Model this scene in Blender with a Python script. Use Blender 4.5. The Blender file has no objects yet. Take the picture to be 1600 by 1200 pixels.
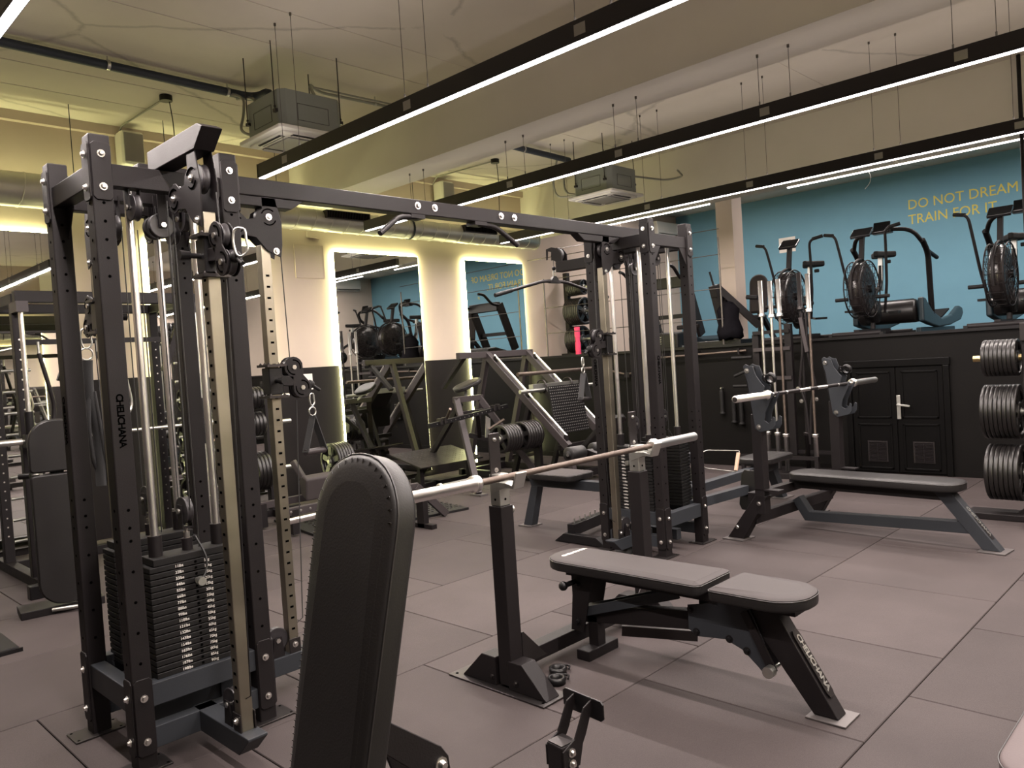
import bpy, math, random
from mathutils import Vector as V, Matrix
random.seed(7)
S = bpy.context.scene
COL = S.collection
PI = math.pi

# ------------------------------------------------------------------ camera, world, lights, exposure
def make_camera():
    yaw, pitch, roll = [math.radians(a) for a in (45.717, -1.708, -3.681)]
    f = V((math.sin(yaw)*math.cos(pitch), math.cos(yaw)*math.cos(pitch), math.sin(pitch)))
    r = V((math.cos(yaw), -math.sin(yaw), 0)); u = r.cross(f)
    c, s = math.cos(roll), math.sin(roll)
    r2 = c*r + s*u; u2 = -s*r + c*u
    cam = bpy.data.cameras.new('camera'); o = bpy.data.objects.new('camera', cam); COL.objects.link(o)
    m = Matrix((r2, u2, -f)).transposed().to_4x4(); m.translation = V((0, 0, 1.5))
    o.matrix_world = m
    cam.sensor_fit = 'HORIZONTAL'; cam.sensor_width = 36; cam.lens = 1218.36*36/1600; cam.clip_start = .05
    S.camera = o
make_camera()
w = bpy.data.worlds.new('world'); S.world = w; w.use_nodes = True
w.node_tree.nodes['Background'].inputs[0].default_value = (.9, .85, .8, 1)
w.node_tree.nodes['Background'].inputs[1].default_value = .02
S.view_settings.view_transform = 'Standard'; S.view_settings.look = 'None'
S.view_settings.exposure = 0.35; S.view_settings.gamma = 1; S.view_settings.use_curve_mapping = False
S.cycles.use_denoising = True
S.cycles.max_bounces = 8; S.cycles.glossy_bounces = 6; S.cycles.diffuse_bounces = 4
S.cycles.sample_clamp_indirect = 4
S.cycles.caustics_reflective = False; S.cycles.caustics_refractive = False
LED_COL = (1, .885, .83)
GLOW_COL = (1, .98, .46)
CEIL_FILL = 1.5  # watts per metre of the added ceiling fill
LED_W = 32.0         # watts per metre of linear fixture
FIX = [(.95, -1.8, 6.4), (3.08, -1.8, 5.57), (5.16, -1.8, 7.12), (7.3, -1.8, 7.15)]   # x, y0, y1 (bottom at z 3.03)
for x, y0, y1 in FIX:
    L = bpy.data.lights.new('led_or_fill_light', 'AREA'); L.shape = 'RECTANGLE'; L.size = .04; L.size_y = y1-y0
    L.energy = LED_W*(y1-y0); L.color = LED_COL
    o = bpy.data.objects.new('led_or_fill_light', L); COL.objects.link(o); o.location = (x, (y0+y1)/2, 3.026)
for x, y0, y1 in FIX:                # added upward fill above the closed housings, to lift the ceiling
    L = bpy.data.lights.new('ceiling_fill', 'AREA'); L.shape = 'RECTANGLE'; L.size = .04; L.size_y = y1-y0
    L.energy = (CEIL_FILL if x != 5.16 else CEIL_FILL*.25)*(y1-y0); L.color = LED_COL
    o = bpy.data.objects.new('ceiling_fill', L); COL.objects.link(o); o.location = (x, (y0+y1)/2, 3.146); o.rotation_euler = (PI, 0, 0)
for x, y0, y1 in ((11.2, -1.6, 2.6), (11.2, 3.2, 7.6)):  # two added unseen lamps over the mezzanine, without fixtures
    L = bpy.data.lights.new('led_or_fill_light', 'AREA'); L.shape = 'RECTANGLE'; L.size = .04; L.size_y = y1-y0
    L.energy = 30*(y1-y0); L.color = LED_COL
    o = bpy.data.objects.new('led_or_fill_light', L); COL.objects.link(o); o.location = (x, (y0+y1)/2, 4.0)

# ------------------------------------------------------------------ materials
def mat(name, col, rough=.5, metal=0, noise=0, nscale=8, bump=0, bscale=60, emit=None, estr=0, coat=0, spec=None, rvar=0):
    m = bpy.data.materials.new(name); m.use_nodes = True; nt = m.node_tree; n = nt.nodes; b = n['Principled BSDF']
    b.inputs['Base Color'].default_value = (*col, 1); b.inputs['Roughness'].default_value = rough
    b.inputs['Metallic'].default_value = metal
    if coat: b.inputs['Coat Weight'].default_value = coat
    if spec is not None: b.inputs['Specular IOR Level'].default_value = spec
    tc = n.new('ShaderNodeTexCoord')
    if noise or rvar:
        t = n.new('ShaderNodeTexNoise'); t.inputs['Scale'].default_value = nscale; t.inputs['Detail'].default_value = 6
        nt.links.new(tc.outputs['Object'], t.inputs['Vector'])
        if noise:
            mx = n.new('ShaderNodeMix'); mx.data_type = 'RGBA'
            mx.inputs[6].default_value = (*[c*(1-noise) for c in col], 1); mx.inputs[7].default_value = (*[min(1, c*(1+noise)) for c in col], 1)
            nt.links.new(t.outputs['Fac'], mx.inputs[0]); nt.links.new(mx.outputs[2], b.inputs['Base Color'])
        if rvar:
            mr = n.new('ShaderNodeMapRange'); mr.inputs[3].default_value = max(.02, rough-rvar); mr.inputs[4].default_value = min(1, rough+rvar)
            nt.links.new(t.outputs['Fac'], mr.inputs[0]); nt.links.new(mr.outputs[0], b.inputs['Roughness'])
    if bump:
        t2 = n.new('ShaderNodeTexNoise'); t2.inputs['Scale'].default_value = bscale; t2.inputs['Detail'].default_value = 3
        nt.links.new(tc.outputs['Object'], t2.inputs['Vector'])
        bp = n.new('ShaderNodeBump'); bp.inputs['Strength'].default_value = bump; bp.inputs['Distance'].default_value = .004
        nt.links.new(t2.outputs['Fac'], bp.inputs['Height']); nt.links.new(bp.outputs[0], b.inputs['Normal'])
    if emit:
        b.inputs['Emission Color'].default_value = (*emit, 1); b.inputs['Emission Strength'].default_value = estr
    return m
M = dict(
    frame=mat('black_paint', (.0085, .0068, .0073), .5, spec=.22, noise=.1, bump=.15, bscale=300, rvar=.06),
    blackgl=mat('black_gloss', (.006, .0055, .006), .36, spec=.3, rvar=.08),
    grey=mat('slate_paint', (.024, .0265, .031), .5, spec=.25, noise=.08, bump=.1, bscale=300, rvar=.06),
    wgrey=mat('grey_purple_paint', (.036, .030, .031), .46, spec=.3, noise=.1, rvar=.06),
    chrome=mat('chrome', (.9, .88, .85), .30, 1, rvar=.06),
    zinc=mat('zinc', (.50, .50, .47), .40, 1, noise=.12, nscale=20, rvar=.1),
    brass=mat('worn_galvanised_tube', (.27, .245, .195), .38, 1, noise=.25, nscale=6, rvar=.1),
    barshaft=mat('worn_bar_steel', (.12, .095, .08), .45, .9, noise=.3, nscale=15, bump=.4, bscale=900),
    darksteel=mat('dark_steel', (.045, .04, .04), .38, .8, rvar=.1),
    bolt=mat('bolt_zinc', (.75, .73, .70), .28, 1),
    rubber=mat('black_rubber', (.009, .0085, .0085), .6, spec=.2, noise=.2, bump=.2, bscale=200),
    plate=mat('plate_rubber', (.008, .007, .007), .36, noise=.2, rvar=.08),
    stack=mat('stack_steel', (.006, .0055, .0055), .6, spec=.22, noise=.15, nscale=30),
    pulley=mat('pulley_nylon', (.020, .018, .020), .4, noise=.1),
    footmetal=mat('worn_foot_steel', (.11, .10, .098), .5, .6),
    hole=mat('hole_black', (.001, .001, .001), 1, spec=0),
    cable=mat('cable_black', (.012, .012, .012), .5),
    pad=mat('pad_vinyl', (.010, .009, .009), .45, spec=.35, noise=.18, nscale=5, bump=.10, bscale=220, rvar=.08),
    padlight=mat('pad_vinyl_grey_and_sheen', (.036, .030, .030), .6, noise=.15, nscale=5, bump=.08, bscale=220, spec=.22),  # grey vinyl; also paints the grazing sheen on dark pad tops
    padpink=mat('pad_vinyl_pale', (.085, .066, .067), .6, noise=.06, nscale=8, bump=.08, bscale=220, spec=.25),
    pipingm=mat('piping', (.02, .018, .018), .4),
    white=mat('white_plastic', (.62, .60, .55), .45, noise=.03),
    acgrey=mat('ac_box_steel', (.20, .215, .20), .5, .2, noise=.06),
    acdark=mat('ac_slot', (.03, .03, .03), .5),
    acgrille=mat('ac_grille', (.30, .29, .27), .6, bump=.4, bscale=300),
    paper=mat('paper', (.72, .68, .63), .7, noise=.02),
    ink=mat('ink', (.05, .05, .05), .8),
    inkwhite=mat('white_ink', (.78, .75, .70), .6),
    yellow=mat('yellow_vinyl_letters', (.62, .52, .08), .5),
    duct=mat('galvanised_duct', (.62, .61, .56), .45, .75, noise=.15, nscale=7, rvar=.08),
    ductedge=mat('duct_seam', (.75, .74, .68), .5, .6),
    alu=mat('fixture_black', (.016, .013, .015), .4, .3),
    wire=mat('steel_wire', (.12, .11, .10), .4, .8),
    conduit=mat('conduit_grey', (.30, .30, .26), .45, .3),
    insul=mat('pipe_insulation', (.022, .030, .045), .6, noise=.2),
    pink=mat('pink_foam', (.85, .06, .17), .6, noise=.06, nscale=20),
    cloth=mat('dark_cloth', (.008, .0075, .009), 1, spec=0, noise=.3, nscale=20, bump=.8, bscale=40),
    webbing=mat('nylon_webbing', (.018, .018, .019), .75, bump=.6, bscale=500),
    wood=mat('pale_grip', (.55, .38, .27), .5, noise=.1),
    gold=mat('brass_ring', (.62, .48, .22), .3, 1),
    bluegrey=mat('treadmill_shroud', (.018, .034, .044), .4, noise=.05),
    treadgrey=mat('treadmill_drum', (.012, .010, .010), .35),
    fan=mat('fan_cage_film', (.016, .013, .013), .25, noise=.35, nscale=6, rvar=.12),
    screen=mat('dark_screen', (.01, .01, .012), .15),
    screenlit=mat('ac_display', (.1, .1, .1), .3, emit=(.75, .85, 1), estr=1.5),
    mirror=mat('mirror_glass', (.86, .87, .84), .012, 1),
    glow=mat('mirror_led_strip', (1, .95, .6), .5, emit=GLOW_COL, estr=38),
    wallfill=mat('wall_fill_glow', (1, .95, .6), .5, emit=GLOW_COL, estr=11),  # glow of the added strips that brighten the upper wall
    led=mat('led_diffuser', (1, .95, .9), .5, emit=(1, .93, .92), estr=9),
    floorslab=mat('screed', (.03, .028, .027), .9, noise=.2),
    wallup=None, dado=None, ceil=None, blue=None, tile=None, mezz=None, door=None)

def wallmat(name, col, rough, patch, nscale, crack=None, fine=40, spec=.12):
    m = bpy.data.materials.new(name); m.use_nodes = True; nt = m.node_tree; n = nt.nodes; l = nt.links.new; b = n['Principled BSDF']
    b.inputs['Roughness'].default_value = rough; b.inputs['Specular IOR Level'].default_value = spec
    g = n.new('ShaderNodeNewGeometry')
    t = n.new('ShaderNodeTexNoise'); t.inputs['Scale'].default_value = nscale; t.inputs['Detail'].default_value = 8; t.inputs['Roughness'].default_value = .6
    l(g.outputs['Position'], t.inputs['Vector'])
    r = n.new('ShaderNodeMapRange'); r.inputs[1].default_value = .3; r.inputs[2].default_value = .7; l(t.outputs['Fac'], r.inputs[0])
    mx = n.new('ShaderNodeMix'); mx.data_type = 'RGBA'
    mx.inputs[6].default_value = (*[c*(1-patch) for c in col], 1); mx.inputs[7].default_value = (*[min(1, c*(1+patch)) for c in col], 1)
    l(r.outputs[0], mx.inputs[0]); out = mx.outputs[2]
    t2 = n.new('ShaderNodeTexNoise'); t2.inputs['Scale'].default_value = fine; t2.inputs['Detail'].default_value = 4; l(g.outputs['Position'], t2.inputs['Vector'])
    if crack:
        vo = n.new('ShaderNodeTexVoronoi'); vo.feature = 'DISTANCE_TO_EDGE'; vo.inputs['Scale'].default_value = crack
        ad = n.new('ShaderNodeVectorMath'); ad.operation = 'MULTIPLY_ADD'; ad.inputs[1].default_value = (.35, .35, .35)
        l(t.outputs['Color'], ad.inputs[0]); l(g.outputs['Position'], ad.inputs[2]); l(ad.outputs[0], vo.inputs['Vector'])
        cr = n.new('ShaderNodeMapRange'); cr.inputs[1].default_value = 0; cr.inputs[2].default_value = .012; cr.inputs[3].default_value = .72; cr.inputs[4].default_value = 1
        l(vo.outputs['Distance'], cr.inputs[0])
        m3 = n.new('ShaderNodeMapRange'); m3.inputs[1].default_value = .48; m3.inputs[2].default_value = .6; l(t.outputs['Fac'], m3.inputs[0])
        mm = n.new('ShaderNodeMath'); mm.operation = 'MAXIMUM'; l(cr.outputs[0], mm.inputs[0]); l(m3.outputs[0], mm.inputs[1])
        vm = n.new('ShaderNodeVectorMath'); vm.operation = 'SCALE'; l(out, vm.inputs[0]); l(mm.outputs[0], vm.inputs['Scale']); out = vm.outputs[0]
    l(out, b.inputs['Base Color'])
    bp = n.new('ShaderNodeBump'); bp.inputs['Strength'].default_value = .25; bp.inputs['Distance'].default_value = .003
    l(t2.outputs['Fac'], bp.inputs['Height']); l(bp.outputs[0], b.inputs['Normal'])
    return m
M['wallup'] = wallmat('beige_plaster', (.50, .42, .36), .75, .05, 1.3)
M['beam'] = wallmat('beam_plaster', (.66, .62, .56), .8, .04, 1.1)
M['ceil'] = wallmat('ceiling_concrete', (.63, .58, .51), .85, .06, 1.0, crack=.4)
M['dado'] = wallmat('dark_dado_paint', (.012, .010, .0105), .5, .12, 2.5)
M['blue'] = wallmat('blue_paint', (.155, .32, .42), .6, .06, .8)
M['mezz'] = wallmat('black_wall_paint', (.0035, .003, .0028), .55, .15, 1.5)
M['door'] = wallmat('black_door_paint', (.0022, .002, .002), .4, .2, 3)
M['tile'] = None
def tilemat():
    m = wallmat('rubber_tile', (.051, .0418, .0412), .62, .14, 1.6, fine=260)
    nt = m.node_tree; n = nt.nodes; l = nt.links.new; b = n['Principled BSDF']
    oi = n.new('ShaderNodeObjectInfo'); mr = n.new('ShaderNodeMapRange'); mr.inputs[3].default_value = .82; mr.inputs[4].default_value = 1.1
    l(oi.outputs['Random'], mr.inputs[0])
    src = b.inputs['Base Color'].links[0].from_socket
    vm = n.new('ShaderNodeVectorMath'); vm.operation = 'SCALE'; l(src, vm.inputs[0]); l(mr.outputs[0], vm.inputs['Scale'])
    t = n.new('ShaderNodeTexNoise'); t.inputs['Scale'].default_value = 420; t.inputs['Detail'].default_value = 1
    g = n.new('ShaderNodeNewGeometry'); l(g.outputs['Position'], t.inputs['Vector'])
    sp = n.new('ShaderNodeMapRange'); sp.inputs[1].default_value = .35; sp.inputs[2].default_value = .72; sp.inputs[3].default_value = .86; sp.inputs[4].default_value = 1.28; l(t.outputs['Fac'], sp.inputs[0])
    v2 = n.new('ShaderNodeVectorMath'); v2.operation = 'SCALE'; l(vm.outputs[0], v2.inputs[0]); l(sp.outputs[0], v2.inputs['Scale'])
    l(v2.outputs[0], b.inputs['Base Color'])
    return m
M['tile'] = tilemat()

# ------------------------------------------------------------------ mesh builder
def frame_of(p, q, up=None):
    z = (V(q)-V(p)).normalized()
    u = V(up) if up else (V((0, 0, 1)) if abs(z.z) < .95 else V((0, 1, 0)))
    x = u.cross(z)
    if x.length < 1e-5: x = V((1, 0, 0)).cross(z)
    x.normalize(); y = z.cross(x)
    return x, y, z
class MB:
    def __init__(s, off=(0, 0, 0), m=None):
        s.v, s.f, s.sm, s.off, s.m = [], [], [], V(off), m
    def add(s, vs, fs, smooth=False):
        k = len(s.v)
        for p in vs:
            p = V(p)
            if s.m: p = s.m @ p
            s.v.append(p - s.off)
        for f in fs: s.f.append([k+i for i in f]); s.sm.append(smooth)
        return s
    def hexa(s, a):
        return s.add(a, [(0, 3, 2, 1), (4, 5, 6, 7), (0, 1, 5, 4), (1, 2, 6, 5), (2, 3, 7, 6), (3, 0, 4, 7)])
    def box(s, c, d, rz=0):
        c = V(c); x, y, z = [k/2 for k in d]; cs, sn = math.cos(rz), math.sin(rz)
        P = []
        for sz in (-1, 1):
            for sx, sy in ((-1, -1), (1, -1), (1, 1), (-1, 1)):
                a, b = sx*x, sy*y
                P.append(c + V((a*cs-b*sn, a*sn+b*cs, sz*z)))
        return s.hexa(P)
    def b2(s, a, b):
        a, b = V(a), V(b)
        return s.box((a+b)/2, [abs(k) for k in (b-a)])
    def bar(s, p, q, w, h, up=None):
        p, q = V(p), V(q); x, y, z = frame_of(p, q, up)
        P = [o + x*sx*w/2 + y*sy*h/2 for o in (p, q) for sx, sy in ((-1, -1), (1, -1), (1, 1), (-1, 1))]
        return s.hexa(P)
    def cyl(s, p, q, r, n=14, r2=None, caps=True):
        p, q = V(p), V(q); x, y, z = frame_of(p, q); r2 = r if r2 is None else r2
        P = [o + (x*math.cos(2*PI*i/n) + y*math.sin(2*PI*i/n))*rr for o, rr in ((p, r), (q, r2)) for i in range(n)]
        s.add(P, [(i, (i+1) % n, n+(i+1) % n, n+i) for i in range(n)], True)
        if caps:
            s.add(P[:n], [tuple(range(n-1, -1, -1))]); s.add(P[n:], [tuple(range(n))])
        return s
    def lathe(s, p, d, prof, n=24):            # prof: (distance along d, radius)
        p = V(p); x, y, z = frame_of(p, p+V(d))
        P = [p + z*t + (x*math.cos(2*PI*i/n) + y*math.sin(2*PI*i/n))*r for t, r in prof for i in range(n)]
        F = [(k*n+i, k*n+(i+1) % n, (k+1)*n+(i+1) % n, (k+1)*n+i) for k in range(len(prof)-1) for i in range(n)]
        return s.add(P, F, True)
    def tube(s, pts, r, n=8, closed=False):
        pts = [V(p) for p in pts]; N = len(pts); P = []; px = None
        for i, p in enumerate(pts):
            a = pts[(i-1) % N] if (i or closed) else pts[0]; b = pts[(i+1) % N] if (i < N-1 or closed) else pts[-1]
            z = (b-a).normalized()
            if px is None:
                px = frame_of(V((0, 0, 0)), z)[0]
            px = (px - z*px.dot(z)).normalized(); y = z.cross(px)
            rr = r[i] if isinstance(r, (list, tuple)) else r
            P += [p + (px*math.cos(2*PI*k/n) + y*math.sin(2*PI*k/n))*rr for k in range(n)]
        F = [(i*n+k, i*n+(k+1) % n, ((i+1) % N)*n+(k+1) % n, ((i+1) % N)*n+k) for i in range(N if closed else N-1) for k in range(n)]
        s.add(P, F, True)
        if not closed: s.add(P[:n], [tuple(range(n-1, -1, -1))]); s.add(P[-n:], [tuple(range(n))])
        return s
    def prism(s, poly, o, ax, ay, t):          # poly in (ax, ay) plane at origin o, thickness vector t
        o, ax, ay, t = V(o), V(ax), V(ay), V(t); n = len(poly)
        A = [o + ax*a + ay*b for a, b in poly]; P = A + [p+t for p in A]
        s.add(P, [tuple(range(n-1, -1, -1)), tuple(range(n, 2*n))] + [(i, (i+1) % n, n+(i+1) % n, n+i) for i in range(n)])
        return s
    def ball(s, c, r, n=10, sc=(1, 1, 1)):
        c = V(c); k = n//2; P = []
        for i in range(k+1):
            th = PI*i/k
            P += [c + V((math.sin(th)*math.cos(2*PI*j/n)*r*sc[0], math.sin(th)*math.sin(2*PI*j/n)*r*sc[1], math.cos(th)*r*sc[2])) for j in range(n)]
        return s.add(P, [(i*n+j, (i+1)*n+j, (i+1)*n+(j+1) % n, i*n+(j+1) % n) for i in range(k) for j in range(n)], True)
    def build(s, name, m, parent=None, bevel=0, label=None, kind=None, seg=2):
        me = bpy.data.meshes.new(name); me.from_pydata([tuple(p) for p in s.v], [], s.f)
        me.polygons.foreach_set('use_smooth', s.sm); me.materials.append(M[m] if isinstance(m, str) else m); me.update()
        o = bpy.data.objects.new(name, me); COL.objects.link(o)
        if parent: o.parent = parent
        if bevel:
            b = o.modifiers.new('bevel', 'BEVEL'); b.width = bevel; b.segments = seg; b.limit_method = 'ANGLE'; b.angle_limit = math.radians(40)
            b.harden_normals = False
        if label: o['label'] = label
        if kind: o['kind'] = kind
        return o
def thing(name, label, cat, loc=(0, 0, 0), rz=0, group=None):
    o = bpy.data.objects.new(name, None); o.empty_display_size = .1; COL.objects.link(o)
    o.location = loc; o.rotation_euler = (0, 0, rz); o['label'] = label; o['category'] = cat
    if group: o['group'] = group
    return o
def tag(o, label, cat, group=None):
    o['label'] = label; o['category'] = cat
    if group: o['group'] = group
    return o
def struct(o): o['kind'] = 'structure'; return o
def copy_tree(o, parent=None):
    c = o.copy(); COL.objects.link(c)
    if parent: c.parent = parent
    for ch in list(o.children): copy_tree(ch, c)
    return c
def arc(c, r, a0, a1, n, ax, ay):
    c, ax, ay = V(c), V(ax), V(ay)
    return [c + ax*r*math.cos(a0+(a1-a0)*i/n) + ay*r*math.sin(a0+(a1-a0)*i/n) for i in range(n+1)]
def smooth(pts, k=5):                             # catmull-rom through points
    pts = [V(p) for p in pts]; P = [pts[0]]+pts+[pts[-1]]; out = []
    for i in range(1, len(P)-2):
        for j in range(k):
            t = j/k; a, b, c, d = P[i-1:i+3]
            out.append(.5*((2*b)+(c-a)*t+(2*a-5*b+4*c-d)*t*t+(3*b-a-3*c+d)*t*t*t))
    return out+[pts[-1]]
def fillet(pts, r, k=4):                          # polyline with rounded corners
    pts = [V(p) for p in pts]; out = [pts[0]]
    for i in range(1, len(pts)-1):
        a, b, c = pts[i-1:i+2]; u = (a-b); v = (c-b); rr = min(r, u.length/2, v.length/2); u.normalize(); v.normalize()
        for j in range(k+1):
            t = j/k; out.append((b+u*rr)*(1-t)**2 + b*2*t*(1-t) + (b+v*rr)*t*t)
    return out+[pts[-1]]
def text(s, size, m, parent, o, ax, up, name='lettering', depth=.001, align='LEFT', bold=0, spacing=1.0, label=None):
    cu = bpy.data.curves.new(name, 'FONT'); cu.body = s; cu.size = size; cu.extrude = depth; cu.align_x = align; cu.offset = bold; cu.space_character = spacing
    cu.resolution_u = 3
    t = bpy.data.objects.new(name, cu); COL.objects.link(t)
    me = bpy.data.meshes.new_from_object(t); bpy.data.objects.remove(t); bpy.data.curves.remove(cu)
    me.materials.clear(); me.materials.append(M[m])
    ax, up = V(ax).normalized(), V(up).normalized(); n = ax.cross(up)
    mm = Matrix((ax, up, n)).transposed().to_4x4(); mm.translation = V(o); me.transform(mm)
    ob = bpy.data.objects.new(name, me); COL.objects.link(ob); ob.parent = parent
    if label: ob['label'] = label
    return ob
def pad(name, m, parent, o, ax, ay, L, W, T, r0, r1, off=(0, 0, 0), piping='pipingm', label=None, mm=None, crown=.006, taper=1, seam=0, top=None):
    """upholstered pad: length L along ax from o, width W along ay (centred), thickness T along ax x ay, end radii r0, r1"""
    o, ax, ay = V(o), V(ax).normalized(), V(ay).normalized(); az = ax.cross(ay)
    def outline(ins):
        pts = []
        h = W/2-ins
        for (cx, cy, a, r) in ((L, 1, 0, r1), (L, 1, 0, r1),):
            pass
        def corner(cx, cy, r, a0):
            r = max(r-ins, .002); n = 8
            return [(cx+math.cos(a0+PI/2*i/n)*r, cy+math.sin(a0+PI/2*i/n)*r) for i in range(n+1)]
        R1 = r1; R0 = r0
        pts += corner(L-R1, -(W/2-R1), R1, -PI/2); pts += corner(L-R1, W/2-R1, R1, 0)
        pts += corner(R0, W/2-R0, R0, PI/2); pts += corner(R0, -(W/2-R0), R0, PI)
        return [(a, c*(taper+(1-taper)*a/L)) for a, c in pts]
    b = MB(off, mm)
    rings = [(.010, 0), (.002, .004), (0, .012), (0, T*.5), (0, T-.014), (.003, T-.005), (.010, T-.001), (.03, T+crown*.6), (.06, T+crown)]
    n = len(outline(0)); P = []
    for ins, z in rings: P += [o+ax*a+ay*c+az*z for a, c in outline(min(ins, W/2-.01))]
    F = [(k*n+i, k*n+(i+1) % n, (k+1)*n+(i+1) % n, (k+1)*n+i) for k in range(len(rings)-1) for i in range(n)]
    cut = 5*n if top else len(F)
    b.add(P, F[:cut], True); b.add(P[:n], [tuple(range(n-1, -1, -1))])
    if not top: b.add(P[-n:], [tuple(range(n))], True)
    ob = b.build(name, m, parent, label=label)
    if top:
        q = MB(off, mm); Q = P[5*n:]; q.add(Q, [tuple(i-5*n for i in f) for f in F[cut:]], True); q.add(Q[-n:], [tuple(range(n))], True); q.build('top_sheen', top, ob, label='grazing sheen painted as grey top face')  # paler top face: grazing sheen put into the colour of a dark pad
    t = MB(off, mm); t.tube([o+ax*a+ay*c+az*(T-.010) for a, c in outline(-.001)], .0022, 5, True)
    t.build('piping', piping, ob)
    if seam:
        t = MB(off, mm); t.tube([o+ax*a+ay*c+az*(T+crown*.35) for a, c in outline(seam)], .0016, 5, True); t.build('seam', piping, ob)
        t = MB(off, mm); P = outline(seam*.45); N = len(P)
        for i in range(N):
            (a, c), (a2, c2) = P[i], P[(i+1) % N]; Ls = math.hypot(a2-a, c2-c)
            if a < L-r1*1.05: continue
            for k in range(max(1, int(Ls/.014))):
                u = (k+.5)/max(1, int(Ls/.014)); q = o+ax*(a+(a2-a)*u)+ay*(c+(c2-c)*u)+az*(T+.0005); d_ = (ax*(a2-a)+ay*(c2-c)).normalized(); t.bar(q-az.cross(d_)*.005, q+az.cross(d_)*.005, .0016, .0022)
        t.build('pleat', piping, ob, kind='stuff')
    return ob
def wplate(mb, c, ax, R, T, n=28, spokes=5):
    """rubber plate, disc axis ax, centre c"""
    c, ax = V(c), V(ax).normalized()
    t = T/2
    mb.lathe(c, ax, [(-t, R*.84), (-t, R*.97), (-t*.75, R), (t*.75, R), (t, R*.97), (t, R*.84), (t*.5, R*.80), (-t*.5, R*.80), (-t, R*.84)], n)
    mb.lathe(c, ax, [(-t, .028), (-t, R*.30), (-t*.6, R*.36), (t*.6, R*.36), (t, R*.30), (t, .028), (-t, .028)], 16)
    x, y, z = frame_of(c, c+ax)
    for k in range(spokes):
        a = 2*PI*k/spokes+.3; d = x*math.cos(a)+y*math.sin(a)
        mb.bar(c+d*R*.30, c+d*R*.83, R*.30, T*.45, up=ax)
def bolts(mb, pts, d, r=.011, h=.008):
    d = V(d).normalized()
    for p in pts:
        p = V(p); mb.cyl(p, p+d*.003, r*1.25, 10); mb.cyl(p+d*.003, p+d*(.003+h), r*.85, 8, r*.6)
def holes(mb, p, d, q, n, s, r=.007):             # row of dark holes from p to q on a face with normal d
    p, q, d = V(p), V(q), V(d).normalized()
    for i in range(n):
        c = p.lerp(q, i/(n-1) if n > 1 else 0); mb.cyl(c-d*.002, c+d*.0008, r, 8)
def pulleymesh(mb, c, ax, R=.052, T=.028):
    t = T/2; mb.lathe(c, ax, [(-t, .010), (-t, R*.55), (-t*.9, R*.9), (-t, R), (-t*.7, R), (0, R*.84), (t*.7, R), (t, R), (t*.9, R*.9), (t, R*.55), (t, .010)], 22)

# ------------------------------------------------------------------ the room
X0, X1, XB = -2.5, 8.95, 13.4       # wall behind, mezzanine front, blue wall
Y0, Y1 = -1.95, 8.3                  # wall opposite, mirror wall
ZC, ZM = 4.1, 1.52                  # ceiling, mezzanine floor
def slab(name, a, b, m, parent=None): 
    o = MB().b2(a, b).build(name, m, parent); return struct(o) if parent is None else o
floor = slab('floor', (X0, Y0, -.15), (X1, Y1, -.014), 'floorslab')
tm = {}
def tile(x0, x1, y0, y1):
    x0, x1, y0, y1 = max(x0, X0+.01), min(x1, X1-.01), max(y0, Y0+.01), min(y1, Y1-.01)
    if x1-x0 < .05 or y1-y0 < .05: return
    sx, sy = round(x1-x0-.0055, 3), round(y1-y0-.0055, 3)
    if (sx, sy) not in tm:
        o = MB().box((0, 0, -.007), (sx, sy, .0136)).build('rubber_tile', 'tile', floor, .003, seg=1); tm[(sx, sy)] = o
    else:
        o = tm[(sx, sy)].copy(); COL.objects.link(o)
    o.location = ((x0+x1)/2, (y0+y1)/2, random.uniform(-.0006, 0))
for k in range(-5, 8):
    y = 1.12+.99*k; off = 0 if k % 2 == 0 else .5
    for j in range(-7, 7): tile(3.88+.98*(j+off), 3.88+.98*(j+off+1), y, y+.99)
slab('ceiling', (X0, Y0, ZC), (XB, Y1, ZC+.15), 'ceil')
wl = slab('wall_left', (X0, Y1, -.15), (XB+.15, Y1+.2, ZC+.15), 'wallup')
slab('dado', (X0, Y1-.006, 0), (X1, Y1, 1.575), 'dado', wl)
slab('wall_right', (X0, Y0-.2, -.15), (XB+.15, Y0, ZC+.15), 'wallup')
wr = bpy.data.objects['wall_right']; slab('dado', (X0, Y0, 0), (X1, Y0+.006, 1.575), 'dado', wr)
slab('wall_back', (XB, Y0, ZM-.2), (XB+.15, Y1, ZC), 'blue')
wf = slab('wall_front', (X0-.2, Y0, -.15), (X0, Y1, ZC+.15), 'wallup'); slab('dado', (X0, Y0, 0), (X0+.006, Y1, 1.575), 'dado', wf)
mz = slab('wall_mezzanine', (X1, Y0, -.15), (X1+.12, Y1, ZM-.02), 'mezz')
md = slab('floor', (X1+.12, Y0, ZM-.12), (XB, Y1, ZM-.02), 'rubber')
slab('trim_1', (X1-.03, Y0, ZM-.02), (X1+.16, Y1, ZM+.012), 'blackgl')
slab('trim_2', (X0, Y1-.07, ZC-.09), (X1, Y1, ZC), 'wallup')
slab('baseboard_back', (X1-.012, Y0, 0), (X1, 2.28, .07), 'mezz'); slab('baseboard_back', (X1-.012, 3.48, 0), (X1, Y1, .07), 'mezz')
slab('ceiling_beam', (4.95, Y0, 3.49), (5.42, Y1, ZC), 'beam')
slab('ceiling_beam', (X1, Y0, 3.39), (X1+.34, Y1, ZC), 'beam')
slab('column', (9.63, 5.10, ZM-.02), (9.90, 5.34, ZC), 'wallup')
# thin plaster board seams on the slab: shallow ribs
b = MB()
for y in (2.9, 5.0, 5.55, 7.0, 7.55): b.b2((X0, y, ZC-.004), (4.95, y+.018, ZC)); b.b2((5.42, y+.3, ZC-.004), (8.95, y+.318, ZC))
struct(b.build('trim_3', 'ceil'))
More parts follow.
